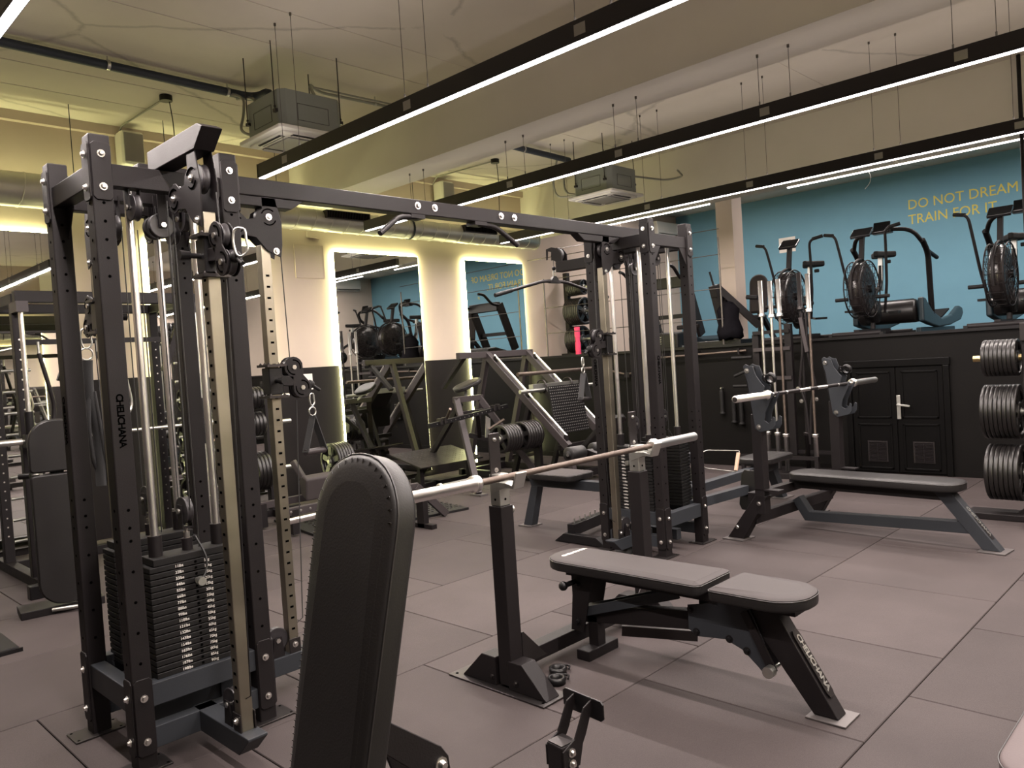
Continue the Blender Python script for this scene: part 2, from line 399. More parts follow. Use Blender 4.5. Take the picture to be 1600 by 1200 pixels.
# door
d = MB(); dx = X1
d.b2((dx-.035, 2.39, 0), (dx, 2.45, 1.17)); d.b2((dx-.035, 3.39, 0), (dx, 3.45, 1.17)); d.b2((dx-.036, 2.38, 1.17), (dx, 3.46, 1.25))
door = struct(d.build('door_1', 'door', bevel=.006))
for y0, y1 in ((2.455, 2.915), (2.925, 3.385)):
    lf = MB(); lf.b2((dx-.018, y0, .02), (dx-.001, y1, 1.165)).build('door_leaf', 'door', door, .003)
    for z0, z1 in ((.05, .55), (.61, 1.12)):
        p = MB(); e = .05
        for a, c in (((dx-.028, y0+e, z0), (dx-.018, y1-e, z0+.02)), ((dx-.028, y0+e, z1-.02), (dx-.018, y1-e, z1)), ((dx-.028, y0+e, z0), (dx-.018, y0+e+.02, z1)), ((dx-.028, y1-e-.02, z0), (dx-.018, y1-e, z1))): p.b2(a, c)
        p.build('door_molding', 'door', door, .003)
    yc = (y0+y1)/2-.02; g = MB(); g.b2((dx-.026, yc-.105, .13), (dx-.02, yc+.105, .36))
    fr = g.build('vent_grille', 'darksteel', door)
    s = MB()
    for k in range(14): s.bar((dx-.033, yc-.09, .15+.015*k), (dx-.033, yc+.09, .15+.015*k), .006, .010, up=(1, 0, .6))
    s.b2((dx-.036, yc-.004, .14), (dx-.026, yc+.004, .35)); s.build('vent_slat', 'frame', door, kind='stuff')
h = MB(); h.b2((dx-.036, 2.875, .60), (dx-.026, 2.915, .86)); h.cyl((dx-.03, 2.895, .76), (dx-.075, 2.895, .76), .011); h.bar((dx-.072, 2.90, .76), (dx-.072, 2.77, .745), .018, .02)
h.build('door_handle', 'zinc', door, .003, label='brushed metal door handle and plate')

# ------------------------------------------------------------------ mirrors with light strips
def wall_mirror(x0, x1, z1, label, y=Y1, side=-1, z0=.07):
    t = thing('wall_mirror', label, 'mirror', ((x0+x1)/2, y, z0), group='backlit wall mirrors')
    o = t.location; f = side
    MB(o).b2((x0+.03, y, z0+.03), (x1-.03, y+f*.012, z1-.03)).build('backing', 'white', t)
    s = MB(o); e = .006; ya, yb = y+f*.012, y+f*.038
    for a, c in (((x0-e, ya, z0), (x0+.012, yb, z1)), ((x1-.012, ya, z0), (x1+e, yb, z1)), ((x0, ya, z1-.012), (x1, yb, z1+e))): s.b2(a, c)
    s.build('led_strip', 'glow', t, label='glowing yellow white light strip')
    MB(o).b2((x0, y+f*.039, z0), (x1, y+f*.045, z1)).build('mirror_glass', 'mirror', t)
    return t
wall_mirror(.95, 2.33, 2.985, 'tall backlit mirror at the far left behind the smith machine')
wall_mirror(3.22, 4.48, 2.985, 'tall backlit mirror partly hidden behind the nearest cable tower')
wall_mirror(5.46, 6.79, 2.985, 'tall backlit mirror above the hip thrust machine, showing air bikes')
wall_mirror(7.65, 8.86, 2.985, 'tall backlit mirror nearest the room corner, showing mirrored yellow lettering')
wall_mirror(3.6, 4.9, 2.985, 'backlit mirror on the opposite wall, seen only in the far left mirror', Y0, 1)
wall_mirror(1.4, 2.7, 2.985, 'second backlit mirror on the opposite wall behind the camera', Y0, 1)

# ------------------------------------------------------------------ wall lettering and notices
def letters(s, size, m, parent, o, ax, up, bold=0, sx=1.0):
    whole = text(s, size, m, None, o, ax, up, 'letter', .002, bold=bold)
    me = whole.data; n = len(me.vertices); par = list(range(n))
    def find(a):
        while par[a] != a: par[a] = par[par[a]]; a = par[a]
        return a
    for e in me.edges: par[find(e.vertices[0])] = find(e.vertices[1])
    ax = V(ax).normalized(); o = V(o); groups = {}
    for p in me.polygons: groups.setdefault(find(p.vertices[0]), []).append(tuple(p.vertices))
    co = [v.co + ax*((v.co-o).dot(ax)*(sx-1)) for v in me.vertices]
    bpy.data.objects.remove(whole)
    for fs in groups.values():
        ids = sorted({i for f in fs for i in f}); mp = {k: j for j, k in enumerate(ids)}
        b = MB(); b.add([co[i] for i in ids], [[mp[i] for i in f] for f in fs]); b.build('letter', m, parent)
sign = thing('wall_lettering', 'yellow capital letters DO NOT DREAM OF, TRAIN FOR IT. on the blue wall', 'lettering', (XB-.002, 4.07, 3.3))
letters('DO NOT DREAM OF', .215, 'yellow', sign, (0, 0, .185), (0, -1, 0), (0, 0, 1), 0, .92)
letters('TRAIN FOR IT.', .215, 'yellow', sign, (0, 0, -.05), (0, -1, 0), (0, 0, 1), 0, .92)
letters('IF', .10, 'yellow', sign, (0, -1.55, -.24), (0, -1, 0), (0, 0, 1))
def notice(name, label, o, ax, w, h, lines, rows):
    o = V(o); ax = V(ax); n = ax.cross(V((0, 0, 1)))
    t = MB(o); t.prism([(-w/2, 0), (w/2, 0), (w/2, h), (-w/2, h)], o, ax, (0, 0, 1), n*.0015)
    ob = t.build(name, 'paper'); ob.location = o; tag(ob, label, 'notice')
    b = MB()                                # print too small to read in the photograph: thin broken lines
    for k, q in enumerate(lines):
        z = h-.05-rows*1.6*k; x_ = -w*q/2
        while x_ < w*q/2-.008:
            l_ = random.uniform(.008, .024); c = n*.0022 + ax*(x_+l_/2) + V((0, 0, z)); b.bar(c-ax*l_/2, c+ax*l_/2, rows*.30, .0004, up=n); x_ += l_+.005
    b.build('print', 'ink', ob, kind='stuff')
notice('paper_notice', 'white paper notice on the blue wall above the left air bike', (XB-.003, 6.07, 3.10), (0, -1, 0), .30, .26, [.45, .75, .75, .7], .026)
notice('paper_notice', 'white paper notice on the dark dado beside the right column of the nearest tower', (4.92, Y1-.009, 1.31), (1, 0, 0), .29, .19, [.4, .8, .8, .6], .016)
notice('paper_notice', 'white paper notice on the wall at the far left edge', (.82, Y1-.009, 1.2), (1, 0, 0), .21, .30, [.5, .8, .8, .7, .8], .02)

# ------------------------------------------------------------------ linear light fixtures
def fixture(x, y0, y1, label, wires, cupz):
    t = thing('linear_light', label, 'light', (x, y0, 3.03), group='suspended linear lights')
    o = t.location
    h = MB(o); h.b2((x-.027, y0, 3.045), (x+.027, y1, 3.14)); h.b2((x-.027, y0, 3.034), (x-.021, y1, 3.046)); h.b2((x+.021, y0, 3.034), (x+.027, y1, 3.046))
    hs = h.build('housing', 'alu', t, .002, seg=1)
    MB(o).b2((x-.021, y0+.004, 3.031), (x+.021, y1-.004, 3.044)).build('diffuser', 'led', t, label='glowing white diffuser')
    MB(o).b2((x-.03, y1-.001, 3.035), (x+.03, y1+.006, 3.14)).build('end_cap', 'alu', t)
    for y in wires:
        for dy in (-.11, .11):
            wb = MB(o); wb.cyl((x, y+dy, 3.14), (x, y+dy, cupz), .0022, 5); wb.cyl((x, y+dy, 3.14), (x, y+dy, 3.17), .006, 6); wb.cyl((x, y+dy, cupz-.02), (x, y+dy, cupz), .009, 8)
            wb.build('suspension_wire', 'wire', t)
        j = MB(o); j.b2((x-.0285, y+.03, 3.06), (x-.027, y+.10, 3.115)); j.build('joint_sticker', 'acgrille', t)
fixture(*FIX[0], 'suspended black linear light cropped by the top left corner of the picture', (1.2, 3.2, 5.4), ZC)
fixture(*FIX[1], 'suspended black linear light nearest the camera, ending above the pull-up beam', (1.0, 2.3, 3.65, 5.1), ZC)
fixture(*FIX[2], 'suspended black linear light under the near ceiling beam, second from the camera', (1.17, 2.37, 3.6, 4.81, 6.2), 3.49)
fixture(*FIX[3], 'suspended black linear light in front of the blue wall and mezzanine', (1.3, 2.36, 3.58, 4.79, 6.1), ZC)
def slim(x, y0, y1, z, label):
    t = thing('slim_light', label, 'light', (x, y0, z))
    MB(t.location).b2((x-.012, y0, z+.012), (x+.012, y1, z+.03)).build('housing', 'white', t)
    MB(t.location).b2((x-.011, y0+.01, z), (x+.011, y1-.01, z+.012)).build('diffuser', 'led', t)
    for yb in (y0+.2, (y0+y1)/2, y1-.2): MB(t.location).b2((x-.01, yb-.02, z+.028), (X1+.001, yb+.02, z+.034)).build('bracket', 'white', t); MB(t.location).b2((X1-.006, yb-.02, z+.028), (X1, yb+.02, z+.13)).build('bracket', 'white', t)
    c = MB(t.location); yy = y0+(y1-y0)*.62; c.tube(smooth([(x, yy, z+.02), (x+.01, yy-.03, z-.04), (x+.01, yy-.02, z-.12), (x, yy+.03, z-.18)], 4), .003, 5); c.build('loose_cable', 'white', t)
slim(8.90, 1.62, 4.0, 3.30, 'slim white tube light under the far beam, in front of the blue wall')
slim(8.90, 5.0, 7.3, 3.30, 'slim white tube light under the far beam, left of the beige column')

# ------------------------------------------------------------------ ceiling air units, ducts, pipes
def cassette(x, y, label):
    t = thing('ceiling_air_unit', label, 'air conditioner', (x, y, 3.4), group='ceiling cassette air units'); o = t.location
    b = MB(o); p = .285; c = .05; pts = [(-p+c, -p), (p-c, -p), (p, -p+c), (p, p-c), (p-c, p), (-p+c, p), (-p, p-c), (-p, -p+c)]
    b.prism(pts, (x, y, 3.44), (1, 0, 0), (0, 1, 0), (0, 0, .29)); bx = b.build('unit_box', 'acgrey', t, .006)
    l = MB(o)
    for s in ((0, -1), (-1, 0)):
        cx, cy = x+s[0]*(p+.001), y+s[1]*(p+.001)
        ax = V((s[1], -s[0], 0))
        for q in (-1, 1):
            l.bar(V((cx, cy, 3.50))+ax*.14*q, V((cx, cy, 3.63))+ax*.14*q, .003, .003); 
        for z in (3.5, 3.63): l.bar(V((cx, cy, z))-ax*.14, V((cx, cy, z))+ax*.14, .003, .003)
    l.build('box_seam', 'darksteel', bx, kind='stuff')
    f = MB(o); q = .335
    f.prism([(-q+.02, -q), (q-.02, -q), (q, -q+.02), (q, q-.02), (q-.02, q), (-q+.02, q), (-q, q-.02), (-q, -q+.02)], (x, y, 3.405), (1, 0, 0), (0, 1, 0), (0, 0, .03))
    f.prism([(-.27, -.27), (.27, -.27), (.27, .27), (-.27, .27)], (x, y, 3.39), (1, 0, 0), (0, 1, 0), (0, 0, .02))
    pn = f.build('face_panel', 'white', t, .006)
    MB(o).b2((x-.17, y-.17, 3.381), (x+.17, y+.17, 3.39)).build('intake_grille', 'acgrille', t, .004)
    for k in range(4):
        a = k*PI/2; cx, cy = x+.225*math.cos(a), y+.225*math.sin(a)
        MB(o).box((cx, cy, 3.388), (.05, .34, .006), a).build('air_slot', 'acdark', t)
        MB(o).bar((cx-.17*math.sin(a), cy+.17*math.cos(a), 3.384), (cx+.17*math.sin(a), cy-.17*math.cos(a), 3.384), .04, .005, up=(math.cos(a)*.5, math.sin(a)*.5, 1)).build('flap', 'white', t)
    for sx, sy in ((-1, -1), (1, -1), (1, 1), (-1, 1)):
        r = MB(o); r.cyl((x+sx*.30, y+sy*.22, 3.56), (x+sx*.30, y+sy*.22, ZC), .005, 6); r.b2((x+sx*.285, y+sy*.22-.02, 3.55), (x+sx*.31, y+sy*.22+.02, 3.575)); r.cyl((x+sx*.30, y+sy*.22, 3.585), (x+sx*.30, y+sy*.22, 3.60), .010, 6)
        r.build('hanger_rod', 'darksteel', t)
    return t
cassette(3.5, 5.72, 'grey boxed cassette air unit hanging beside the nearest linear light')
cassette(7.78, 5.78, 'grey boxed cassette air unit hanging farther off, between the two beams')
def pipe(name, m, pts, r, label, cat='pipe', fil=.06, clips=()):
    t = thing(name, label, cat, pts[0]); MB(t.location).tube(fillet(pts, fil, 5), r, 10).build('tube', m, t)
    for c in clips:
        k = MB(t.location); k.cyl(V(c)-V((.012, 0, 0)), V(c)+V((.012, 0, 0)), r+.004, 12); k.cyl(V(c), V((c[0], c[1], ZC)), .005, 6); k.build('pipe_clip', 'zinc', t)
zp = 4.03
pipe('insulated_pipe', 'insul', [(-1.5, 6.42, zp), (3.62, 6.55, zp), (3.63, 6.28, zp), (3.62, 6.22, 3.72)], .036, 'dark blue insulated pipe running along the ceiling to the near air unit', fil=.12, clips=((.6, 6.47, zp), (2.35, 6.51, zp), (3.35, 6.54, zp)))
pipe('cream_pipe', 'white', [(-1.5, 6.50, zp+.03), (2.2, 6.59, zp+.03), (3.45, 6.62, zp+.03)], .009, 'thin cream pipe following the dark insulated pipe', fil=.1)
pipe('flexible_conduit', 'conduit', [(3.30, 6.6, zp), (3.46, 6.45, zp-.04), (3.36, 6.3, 3.75), (3.26, 6.2, 3.58), (3.3, 6.02, 3.50)], .012, 'grey flexible conduit dropping to the side of the near air unit', fil=.12)
pipe('flexible_conduit', 'conduit', [(3.5, 6.66, zp), (3.56, 6.42, zp-.04), (3.46, 6.3, 3.74), (3.36, 6.18, 3.56), (3.36, 6.02, 3.5)], .014, 'paler conduit beside the first one, dropping to the near air unit', fil=.12)
pipe('twin_conduit', 'conduit', [(3.8, 5.75, 3.72), (3.8, 5.95, zp), (4.0, 6.1, zp), (4.93, 6.05, zp)], .014, 'bent grey conduit from the near air unit to the near beam', fil=.1, clips=((4.2, 6.09, zp), (4.6, 6.07, zp)))
pipe('thin_conduit', 'conduit', [(3.9, 6.02, zp), (4.93, 5.98, zp)], .009, 'thinner straight conduit alongside the bent grey one')
pipe('insulated_pipe', 'insul', [(5.42, 6.30, zp), (7.9, 6.42, zp)], .036, 'dark insulated pipe beyond the near beam, leading to the far air unit', clips=((7.0, 6.38, zp),))
pipe('cream_pipe', 'white', [(5.42, 6.40, zp+.03), (7.4, 6.50, zp+.03)], .009, 'thin cream pipe beyond the near beam beside the dark pipe')
pipe('flexible_conduit', 'conduit', [(7.85, 6.45, zp), (7.86, 6.5, 3.8), (7.82, 6.45, 3.6), (7.8, 6.1, 3.5)], .014, 'grey conduit dropping to the left side of the far air unit', fil=.12)
pipe('flexible_conduit', 'conduit', [(7.7, 6.45, zp), (7.7, 6.55, 3.75), (7.7, 6.5, 3.55), (7.65, 6.08, 3.48)], .012, 'thinner conduit looping to the far air unit', fil=.12)
pipe('twin_conduit', 'conduit', [(8.06, 5.6, 3.68), (8.7, 5.5, 3.68), (8.8, 5.3, 3.7), (8.5, 5.2, 3.72)], .012, 'hooked grey conduit to the right of the far air unit', fil=.1)
def spiral_duct(x0, x1, y, z, r, label, grilles, straps):
    t = thing('spiral_duct', label, 'duct', (x0, y, z)); o = t.location
    tb = MB(o).cyl((x0, y, z), (x1, y, z), r, 48).build('duct_tube', 'duct', t)
    n = int((x1-x0)/(r*1.75)); sm_ = MB(o)
    for k in range(1, n):
        u = x0+(x1-x0)*k/n; sm_.tube([(u+.03*math.sin(a*PI/8), y+(r+.001)*math.cos(a*PI/8), z+(r+.001)*math.sin(a*PI/8)) for a in range(16)], .007, 5, True)
    sm_.build('lock_seam', 'ductedge', tb, kind='stuff')
    MB(o).cyl((x1-.02, y, z), (x1, y, z), r+.006, 26).build('duct_end', 'duct', t)
    for gx in grilles:
        g = MB(o); g.b2((gx, y-r-.035, z+.01), (gx+.62, y-r*.62, z+.105)); go = g.build('duct_grille', 'darksteel', t, .004)
        s = MB(o)
        for k in range(26): s.b2((gx+.02+k*.0225, y-r-.040, z+.02), (gx+.032+k*.0225, y-r-.035, z+.095))
        s.build('louvre', 'hole', go, kind='stuff')
    for sx in straps:
        s = MB(o); s.lathe((sx, y, z), (1, 0, 0), [(-.012, r+.004), (-.012, r+.010), (.012, r+.010), (.012, r+.004)], 26); s.cyl((sx, y-r-.008, z), (sx, y-r-.008, ZC), .004, 6)
        s.build('duct_strap', 'insul', t)
spiral_duct(-2.4, 4.55, 7.98, 3.31, .155, 'wide galvanised spiral duct at the left along the mirror wall', (-.4,), (-1.5, .3, 2.45, 3.3, 4.5))
spiral_duct(4.55, 9.02-.15, 7.98, 3.29, .125, 'narrower galvanised spiral duct continuing toward the room corner', (5.12, 7.3), (6.45,))
def speaker(x, z, label):
    t = thing('wall_speaker', label, 'speaker', (x, Y1, z), group='cream wall speakers'); o = t.location
    b = MB(o); b.prism([(-.11, 0), (.11, 0), (.11, .17), (.09, .20), (-.09, .20), (-.11, .17)], (x, Y1-.03, z-.17), (1, 0, 0), (0, -1, 0), (0, 0, .34)); b.build('cabinet', 'white', t, .02, seg=3)
    MB(o).b2((x-.095, Y1-.24, z-.145), (x+.095, Y1-.228, z+.145)).build('speaker_grille', 'acgrille', t, .01)
    k = MB(o); k.cyl((x, Y1-.1, z-.19), (x, Y1-.1, z-.17), .04); k.bar((x, Y1, z), (x, Y1-.05, z), .05, .2); k.build('bracket', 'white', t)
speaker(3.10, 3.86, 'cream wall speaker above the nearest cable tower'); speaker(7.27, 3.86, 'cream wall speaker farther right, above the hip thrust machine')
def junction(x, y, tox, label):
    t = thing('junction_box', label, 'junction box', (x, y, ZC)); o = t.location
    MB(o).cyl((x, y, ZC-.05), (x, y, ZC), .055, 16).build('box_body', 'blackgl', t, .004)
    MB(o).tube(fillet([(x, y, ZC-.02), (tox+.02, Y1-.16, ZC-.02), (tox, Y1-.1, 3.98)], .05), .009, 6).build('cable_run', 'conduit', t)
    MB(o).tube(smooth([(x+.03, y, ZC-.05), (x+.06, y+.02, 3.8), (x+.05, y+.03, 3.4), (x+.05, y+.05, 3.16)], 5), .005, 6).build('hanging_cable', 'cable', t)
junction(3.05, 7.12, 3.0, 'black ceiling box with a hanging cable, left of the near air unit')
junction(7.22, 7.09, 7.1, 'black ceiling box with a hanging cable, beyond the near beam')
ap = MB((5.14, Y1, 2.65)); x, z = 5.14, 2.65
for a, c in (((x-.2, Y1-.012, z), (x+.2, Y1, z+.41)),): ap.b2(a, c)
apo = ap.build('access_panel', 'wallup', None, .004); apo.location = (5.14, Y1, 2.65); tag(apo, 'flush square access panel in the wall between two mirrors', 'panel')
fp = MB((5.14, Y1, 2.65)); 
for a, c in (((x-.2, Y1-.015, z), (x-.19, Y1-.012, z+.41)), ((x+.19, Y1-.015, z), (x+.2, Y1-.012, z+.41)), ((x-.2, Y1-.015, z), (x+.2, Y1-.012, z+.01)), ((x-.2, Y1-.015, z+.40), (x+.2, Y1-.012, z+.41))): fp.b2(a, c)
fp.build('panel_rim', 'wallup', apo)
ob = MB((5.21, Y1, 3.1)).b2((5.12, Y1-.03, 3.14), (5.30, Y1, 3.31)).build('wall_box', 'wallup', None, .01); ob.location = (5.21, Y1, 3.1); tag(ob, 'small rounded plaster-coloured wall box under the duct', 'box')
# split unit on the white end of the mirror wall
t = thing('split_air_unit', 'white split air conditioner on the wall above the mezzanine', 'air conditioner', (12.9, Y1, 3.75)); o = t.location
MB(o).prism([(0, 0), (.20, .02), (.22, .12), (.20, .30), (0, .32)], (12.42, Y1, 3.62), (0, -1, 0), (0, 0, 1), (.92, 0, 0)).build('unit_body', 'white', t, .012)
MB(o).bar((12.46, Y1-.20, 3.655), (13.30, Y1-.20, 3.655), .012, .05, up=(0, 1, .6)).build('flap', 'white', t); MB(o).b2((12.46, Y1-.222, 3.69), (13.3, Y1-.215, 3.70)).build('slot', 'acdark', t)
MB(o).b2((13.16, Y1-.224, 3.80), (13.22, Y1-.216, 3.84)).build('display', 'screenlit', t)

t = thing('split_air_unit', 'white split air conditioner on the opposite wall, seen only in a mirror', 'air conditioner', (12.4, Y0, 3.9)); o = t.location
MB(o).prism([(0, 0), (.20, .02), (.22, .12), (.20, .30), (0, .32)], (12.9, Y0, 3.72), (0, 1, 0), (0, 0, 1), (-.92, 0, 0)).build('unit_body', 'white', t, .012)
MB(o).b2((12.02, Y0+.2, 3.74), (12.86, Y0+.215, 3.77)).build('flap', 'acdark', t)
# added glow strips on top of the ducts, unseen, brightening the wall above
t = thing('wall_fill', 'added unseen yellow glow strip above the ducts, brightening the wall', 'light', (3.2, 8.12, 3.49)); o = t.location
MB(o).b2((-2.3, 8.10, 3.475), (4.5, 8.13, 3.485)).build('fill_strip', 'wallfill', t); MB(o).b2((4.6, 8.08, 3.425), (8.8, 8.11, 3.435)).build('fill_strip', 'wallfill', t)

# ------------------------------------------------------------------ cable towers
ZT = 2.46; HP = .255                    # post height and half spacing
STACK_N = 20
def cable(pts, parent, off=(0, 0, 0), m=None, name='steel_cable', r=.0028): return MB(off, m).tube(pts, r, 5).build(name, 'cable', parent)
def pulley(parent, c, ax, R=.05, m=None, name='pulley', bolt=True):
    b = MB((0, 0, 0), m); pulleymesh(b, c, ax, R); p = b.build(name, 'pulley', parent)
    if bolt:
        c, ax = V(c), V(ax).normalized(); k = MB((0, 0, 0), m); k.cyl(c-ax*.026, c+ax*.026, .008, 8); k.cyl(c-ax*.032, c-ax*.026, .012, 6); k.cyl(c+ax*.026, c+ax*.032, .012, 6); k.build('axle_bolt', 'bolt', p)
    return p
def figure8(parent, a, b, ax, r, m, name='pulley_plate'):
    """pair of side plates shaped round two pulleys at a and b"""
    a, b, ax = V(a), V(b), V(ax).normalized(); d = (b-a).normalized(); n = ax.cross(d); L = (b-a).length
    pts = [(math.cos(t)*r, math.sin(t)*r) for t in [PI/2+PI*i/8 for i in range(9)]] + [(L/2, -r*.62)] + [(L+math.cos(t)*r, math.sin(t)*r) for t in [-PI/2+PI*i/8 for i in range(9)]] + [(L/2, r*.62)]
    for s in (-1, 1):
        k = MB((0, 0, 0), m); k.prism(pts, a+ax*s*.020, d, n, ax*s*.005); pl = k.build(name, 'frame', parent, .0015, seg=1)
        g = MB((0, 0, 0), m)
        for c in (a, b):
            for q in range(2): g.tube(arc(c+ax*s*.0255, r*.68, .3+q*PI, 2.2+q*PI, 8, d, n), .003, 4)
        g.build('plate_slot', 'hole', pl, kind='stuff')
def trolley(parent, z, m, col=(0, -.60)):
    """carriage on a cable column; outward is -y in tower space"""
    x, y = col
    b = MB((0, 0, 0), m); b.box((x, y, z), (.072, .072, .13)); c = b.build('trolley', 'blackgl', parent, .004, seg=1)
    f = MB((0, 0, 0), m)
    for dz in (-.075, .075): MB((0, 0, 0), m).box((x, y, z+dz), (.105, .10, .012)).build('flange', 'darksteel', c)
    bolts(f, [(x+sx*.04, y+sy*.036, z+dz+.006) for dz in (-.075, .075) for sx in (-1, 0, 1) for sy in (-1, 1)], (0, 0, 1), .006, .006); f.build('flange_bolt', 'darksteel', c, kind='stuff')
    p = MB((0, 0, 0), m); p.cyl((x-.036, y, z), (x-.075, y, z), .010, 10); p.cyl((x-.075, y, z), (x-.115, y, z), .016, 12, .019); p.build('pull_pin', 'blackgl', c)
    A = (x, y-.105, z+.062); Bp = (x, y-.145, z-.04)
    k = MB((0, 0, 0), m); k.bar((x, y-.03, z), (x, y-.10, z-.005), .05, .05); k.build('arm', 'frame', c, .003, seg=1)
    figure8(c, A, Bp, (1, 0, 0), .052, m); pulley(c, A, (1, 0, 0), .047, m); pulley(c, Bp, (1, 0, 0), .047, m)
    s = MB((0, 0, 0), m); s.ball((x, y-.205, z-.028), .022); s.cyl((x, y-.205, z-.028), (x, y-.255, z-.06), .009, 8); s.build('cable_stopper', 'rubber', c)
    return c
def column(parent, m, ztop=2.14, ztrol=1.5, numbers=True):
    """perforated cable column standing on an outrigger foot; outward is -y"""
    b = MB((0, 0, 0), m)
    b.prism([(-.215, .07), (-.215, .155), (-.70, .155), (-.70, .145), (-.615, .07)], (-.04, 0, 0), (0, 1, 0), (0, 0, 1), (.08, 0, 0))
    ft = b.build('outrigger_foot', 'grey', parent, .003)
    MB((0, 0, 0), m).box((0, -.60, (.15+ztop)/2), (.05, .05, ztop-.15)).build('cable_column', 'brass', parent, .004)
    h = MB((0, 0, 0), m)
    n = int((ztop-.35)/.0535)
    for k in range(n):
        z = .27+k*.0535; h.box((-.0255, -.60, z), (.0012, .017, .010))
    h.build('adjustment_slot', 'hole', parent, kind='stuff')
    for s in (-1, 1): MB((0, 0, 0), m).box((s*.029, -.60, .185), (.006, .06, .08)).build('foot_clamp', 'darksteel', ft, .002)
    d = MB((0, 0, 0), m); bolts(d, [(-.032, -.60, .195)], (-1, 0, 0), .012); bolts(d, [(.032, -.60, .195)], (1, 0, 0), .012); d.build('clamp_bolt', 'bolt', ft, kind='stuff')
    pulley(parent, (0, -.515, .235), (1, 0, 0), .06, m)
    for s in (-1, 1): MB((0, 0, 0), m).prism([(-.545, .155), (-.485, .155), (-.495, .25), (-.535, .25)], (s*.022, 0, 0), (0, 1, 0), (0, 0, 1), (.005*s, 0, 0)).build('pulley_bracket', 'frame', parent)
    cable([(0, -.575+.02, .24), (0, -.667, .30), (0, -.72, ztrol-.1)], parent, m=m)
    cable([(0, -.70, ztrol+.10), (0, -.69, ztop+.06)], parent, m=m)
    return trolley(parent, ztrol, m)
def top_arm(parent, m, arm=True):
    if arm:
        b = MB((0, 0, 0), m); b.prism([(-.19, 2.36), (-.19, 2.445), (-.66, 2.445), (-.70, 2.425), (-.62, 2.36)], (-.04, 0, 0), (0, 1, 0), (0, 0, 1), (.08, 0, 0)); b.build('top_arm', 'frame', parent, .003)
    for s in (-1, 1):
        k = MB((0, 0, 0), m)
        pts = [(-.60, 2.40), (-.54, 2.40), (-.54, 2.30)] + [(-.57+.068*math.cos(a), 2.245+.068*math.sin(a)) for a in (.6, .1)] + [(-.46, 2.245), (-.43, 2.27)] + [(-.405+.058*math.cos(a), 2.215+.058*math.sin(a)) for a in (1.6, .8, 0, -.8, -1.6, -2.2)] + [(-.50, 2.16), (-.555, 2.10), (-.625, 2.07), (-.635, 2.13), (-.64, 2.24)]
        k.prism(pts, (s*.030, 0, 0), (0, 1, 0), (0, 0, 1), (.005*s, 0, 0)); pl = k.build('pulley_bracket', 'frame', parent, .0015, seg=1)
        g = MB((0, 0, 0), m)
        for cc in ((0, -.572, 2.262), (0, -.405, 2.215)):
            for q in range(2): g.tube(arc(V(cc)+V((s*.0365, 0, 0)), .038, .4+q*PI, 2.3+q*PI, 8, (0, 1, 0), (0, 0, 1)), .003, 4)
        g.build('plate_slot', 'hole', pl, kind='stuff')
        d = MB((0, 0, 0), m); bolts(d, [(s*.036, -.572, 2.262), (s*.036, -.405, 2.215), (s*.036, -.60, 2.10)], (s, 0, 0), .013); d.build('bracket_bolt', 'bolt', pl, kind='stuff')
    for c, R in (((0, -.572, 2.262), .055), ((0, -.405, 2.215), .05)): pulley(parent, c, (1, 0, 0), R, m, bolt=False)
    for c in ((-.13, -.25, 2.20), (-.13, -.02, 2.16), (.13, -.10, 2.20)):
        pulley(parent, c, (1, 0, 0), .052, m)
        k = MB((0, 0, 0), m); k.box((c[0]-.022, c[1], c[2]+.06), (.005, .035, .14)); k.box((c[0]+.022, c[1], c[2]+.06), (.005, .035, .14)); k.build('pulley_hanger', 'frame', parent)
wp_mesh = {}
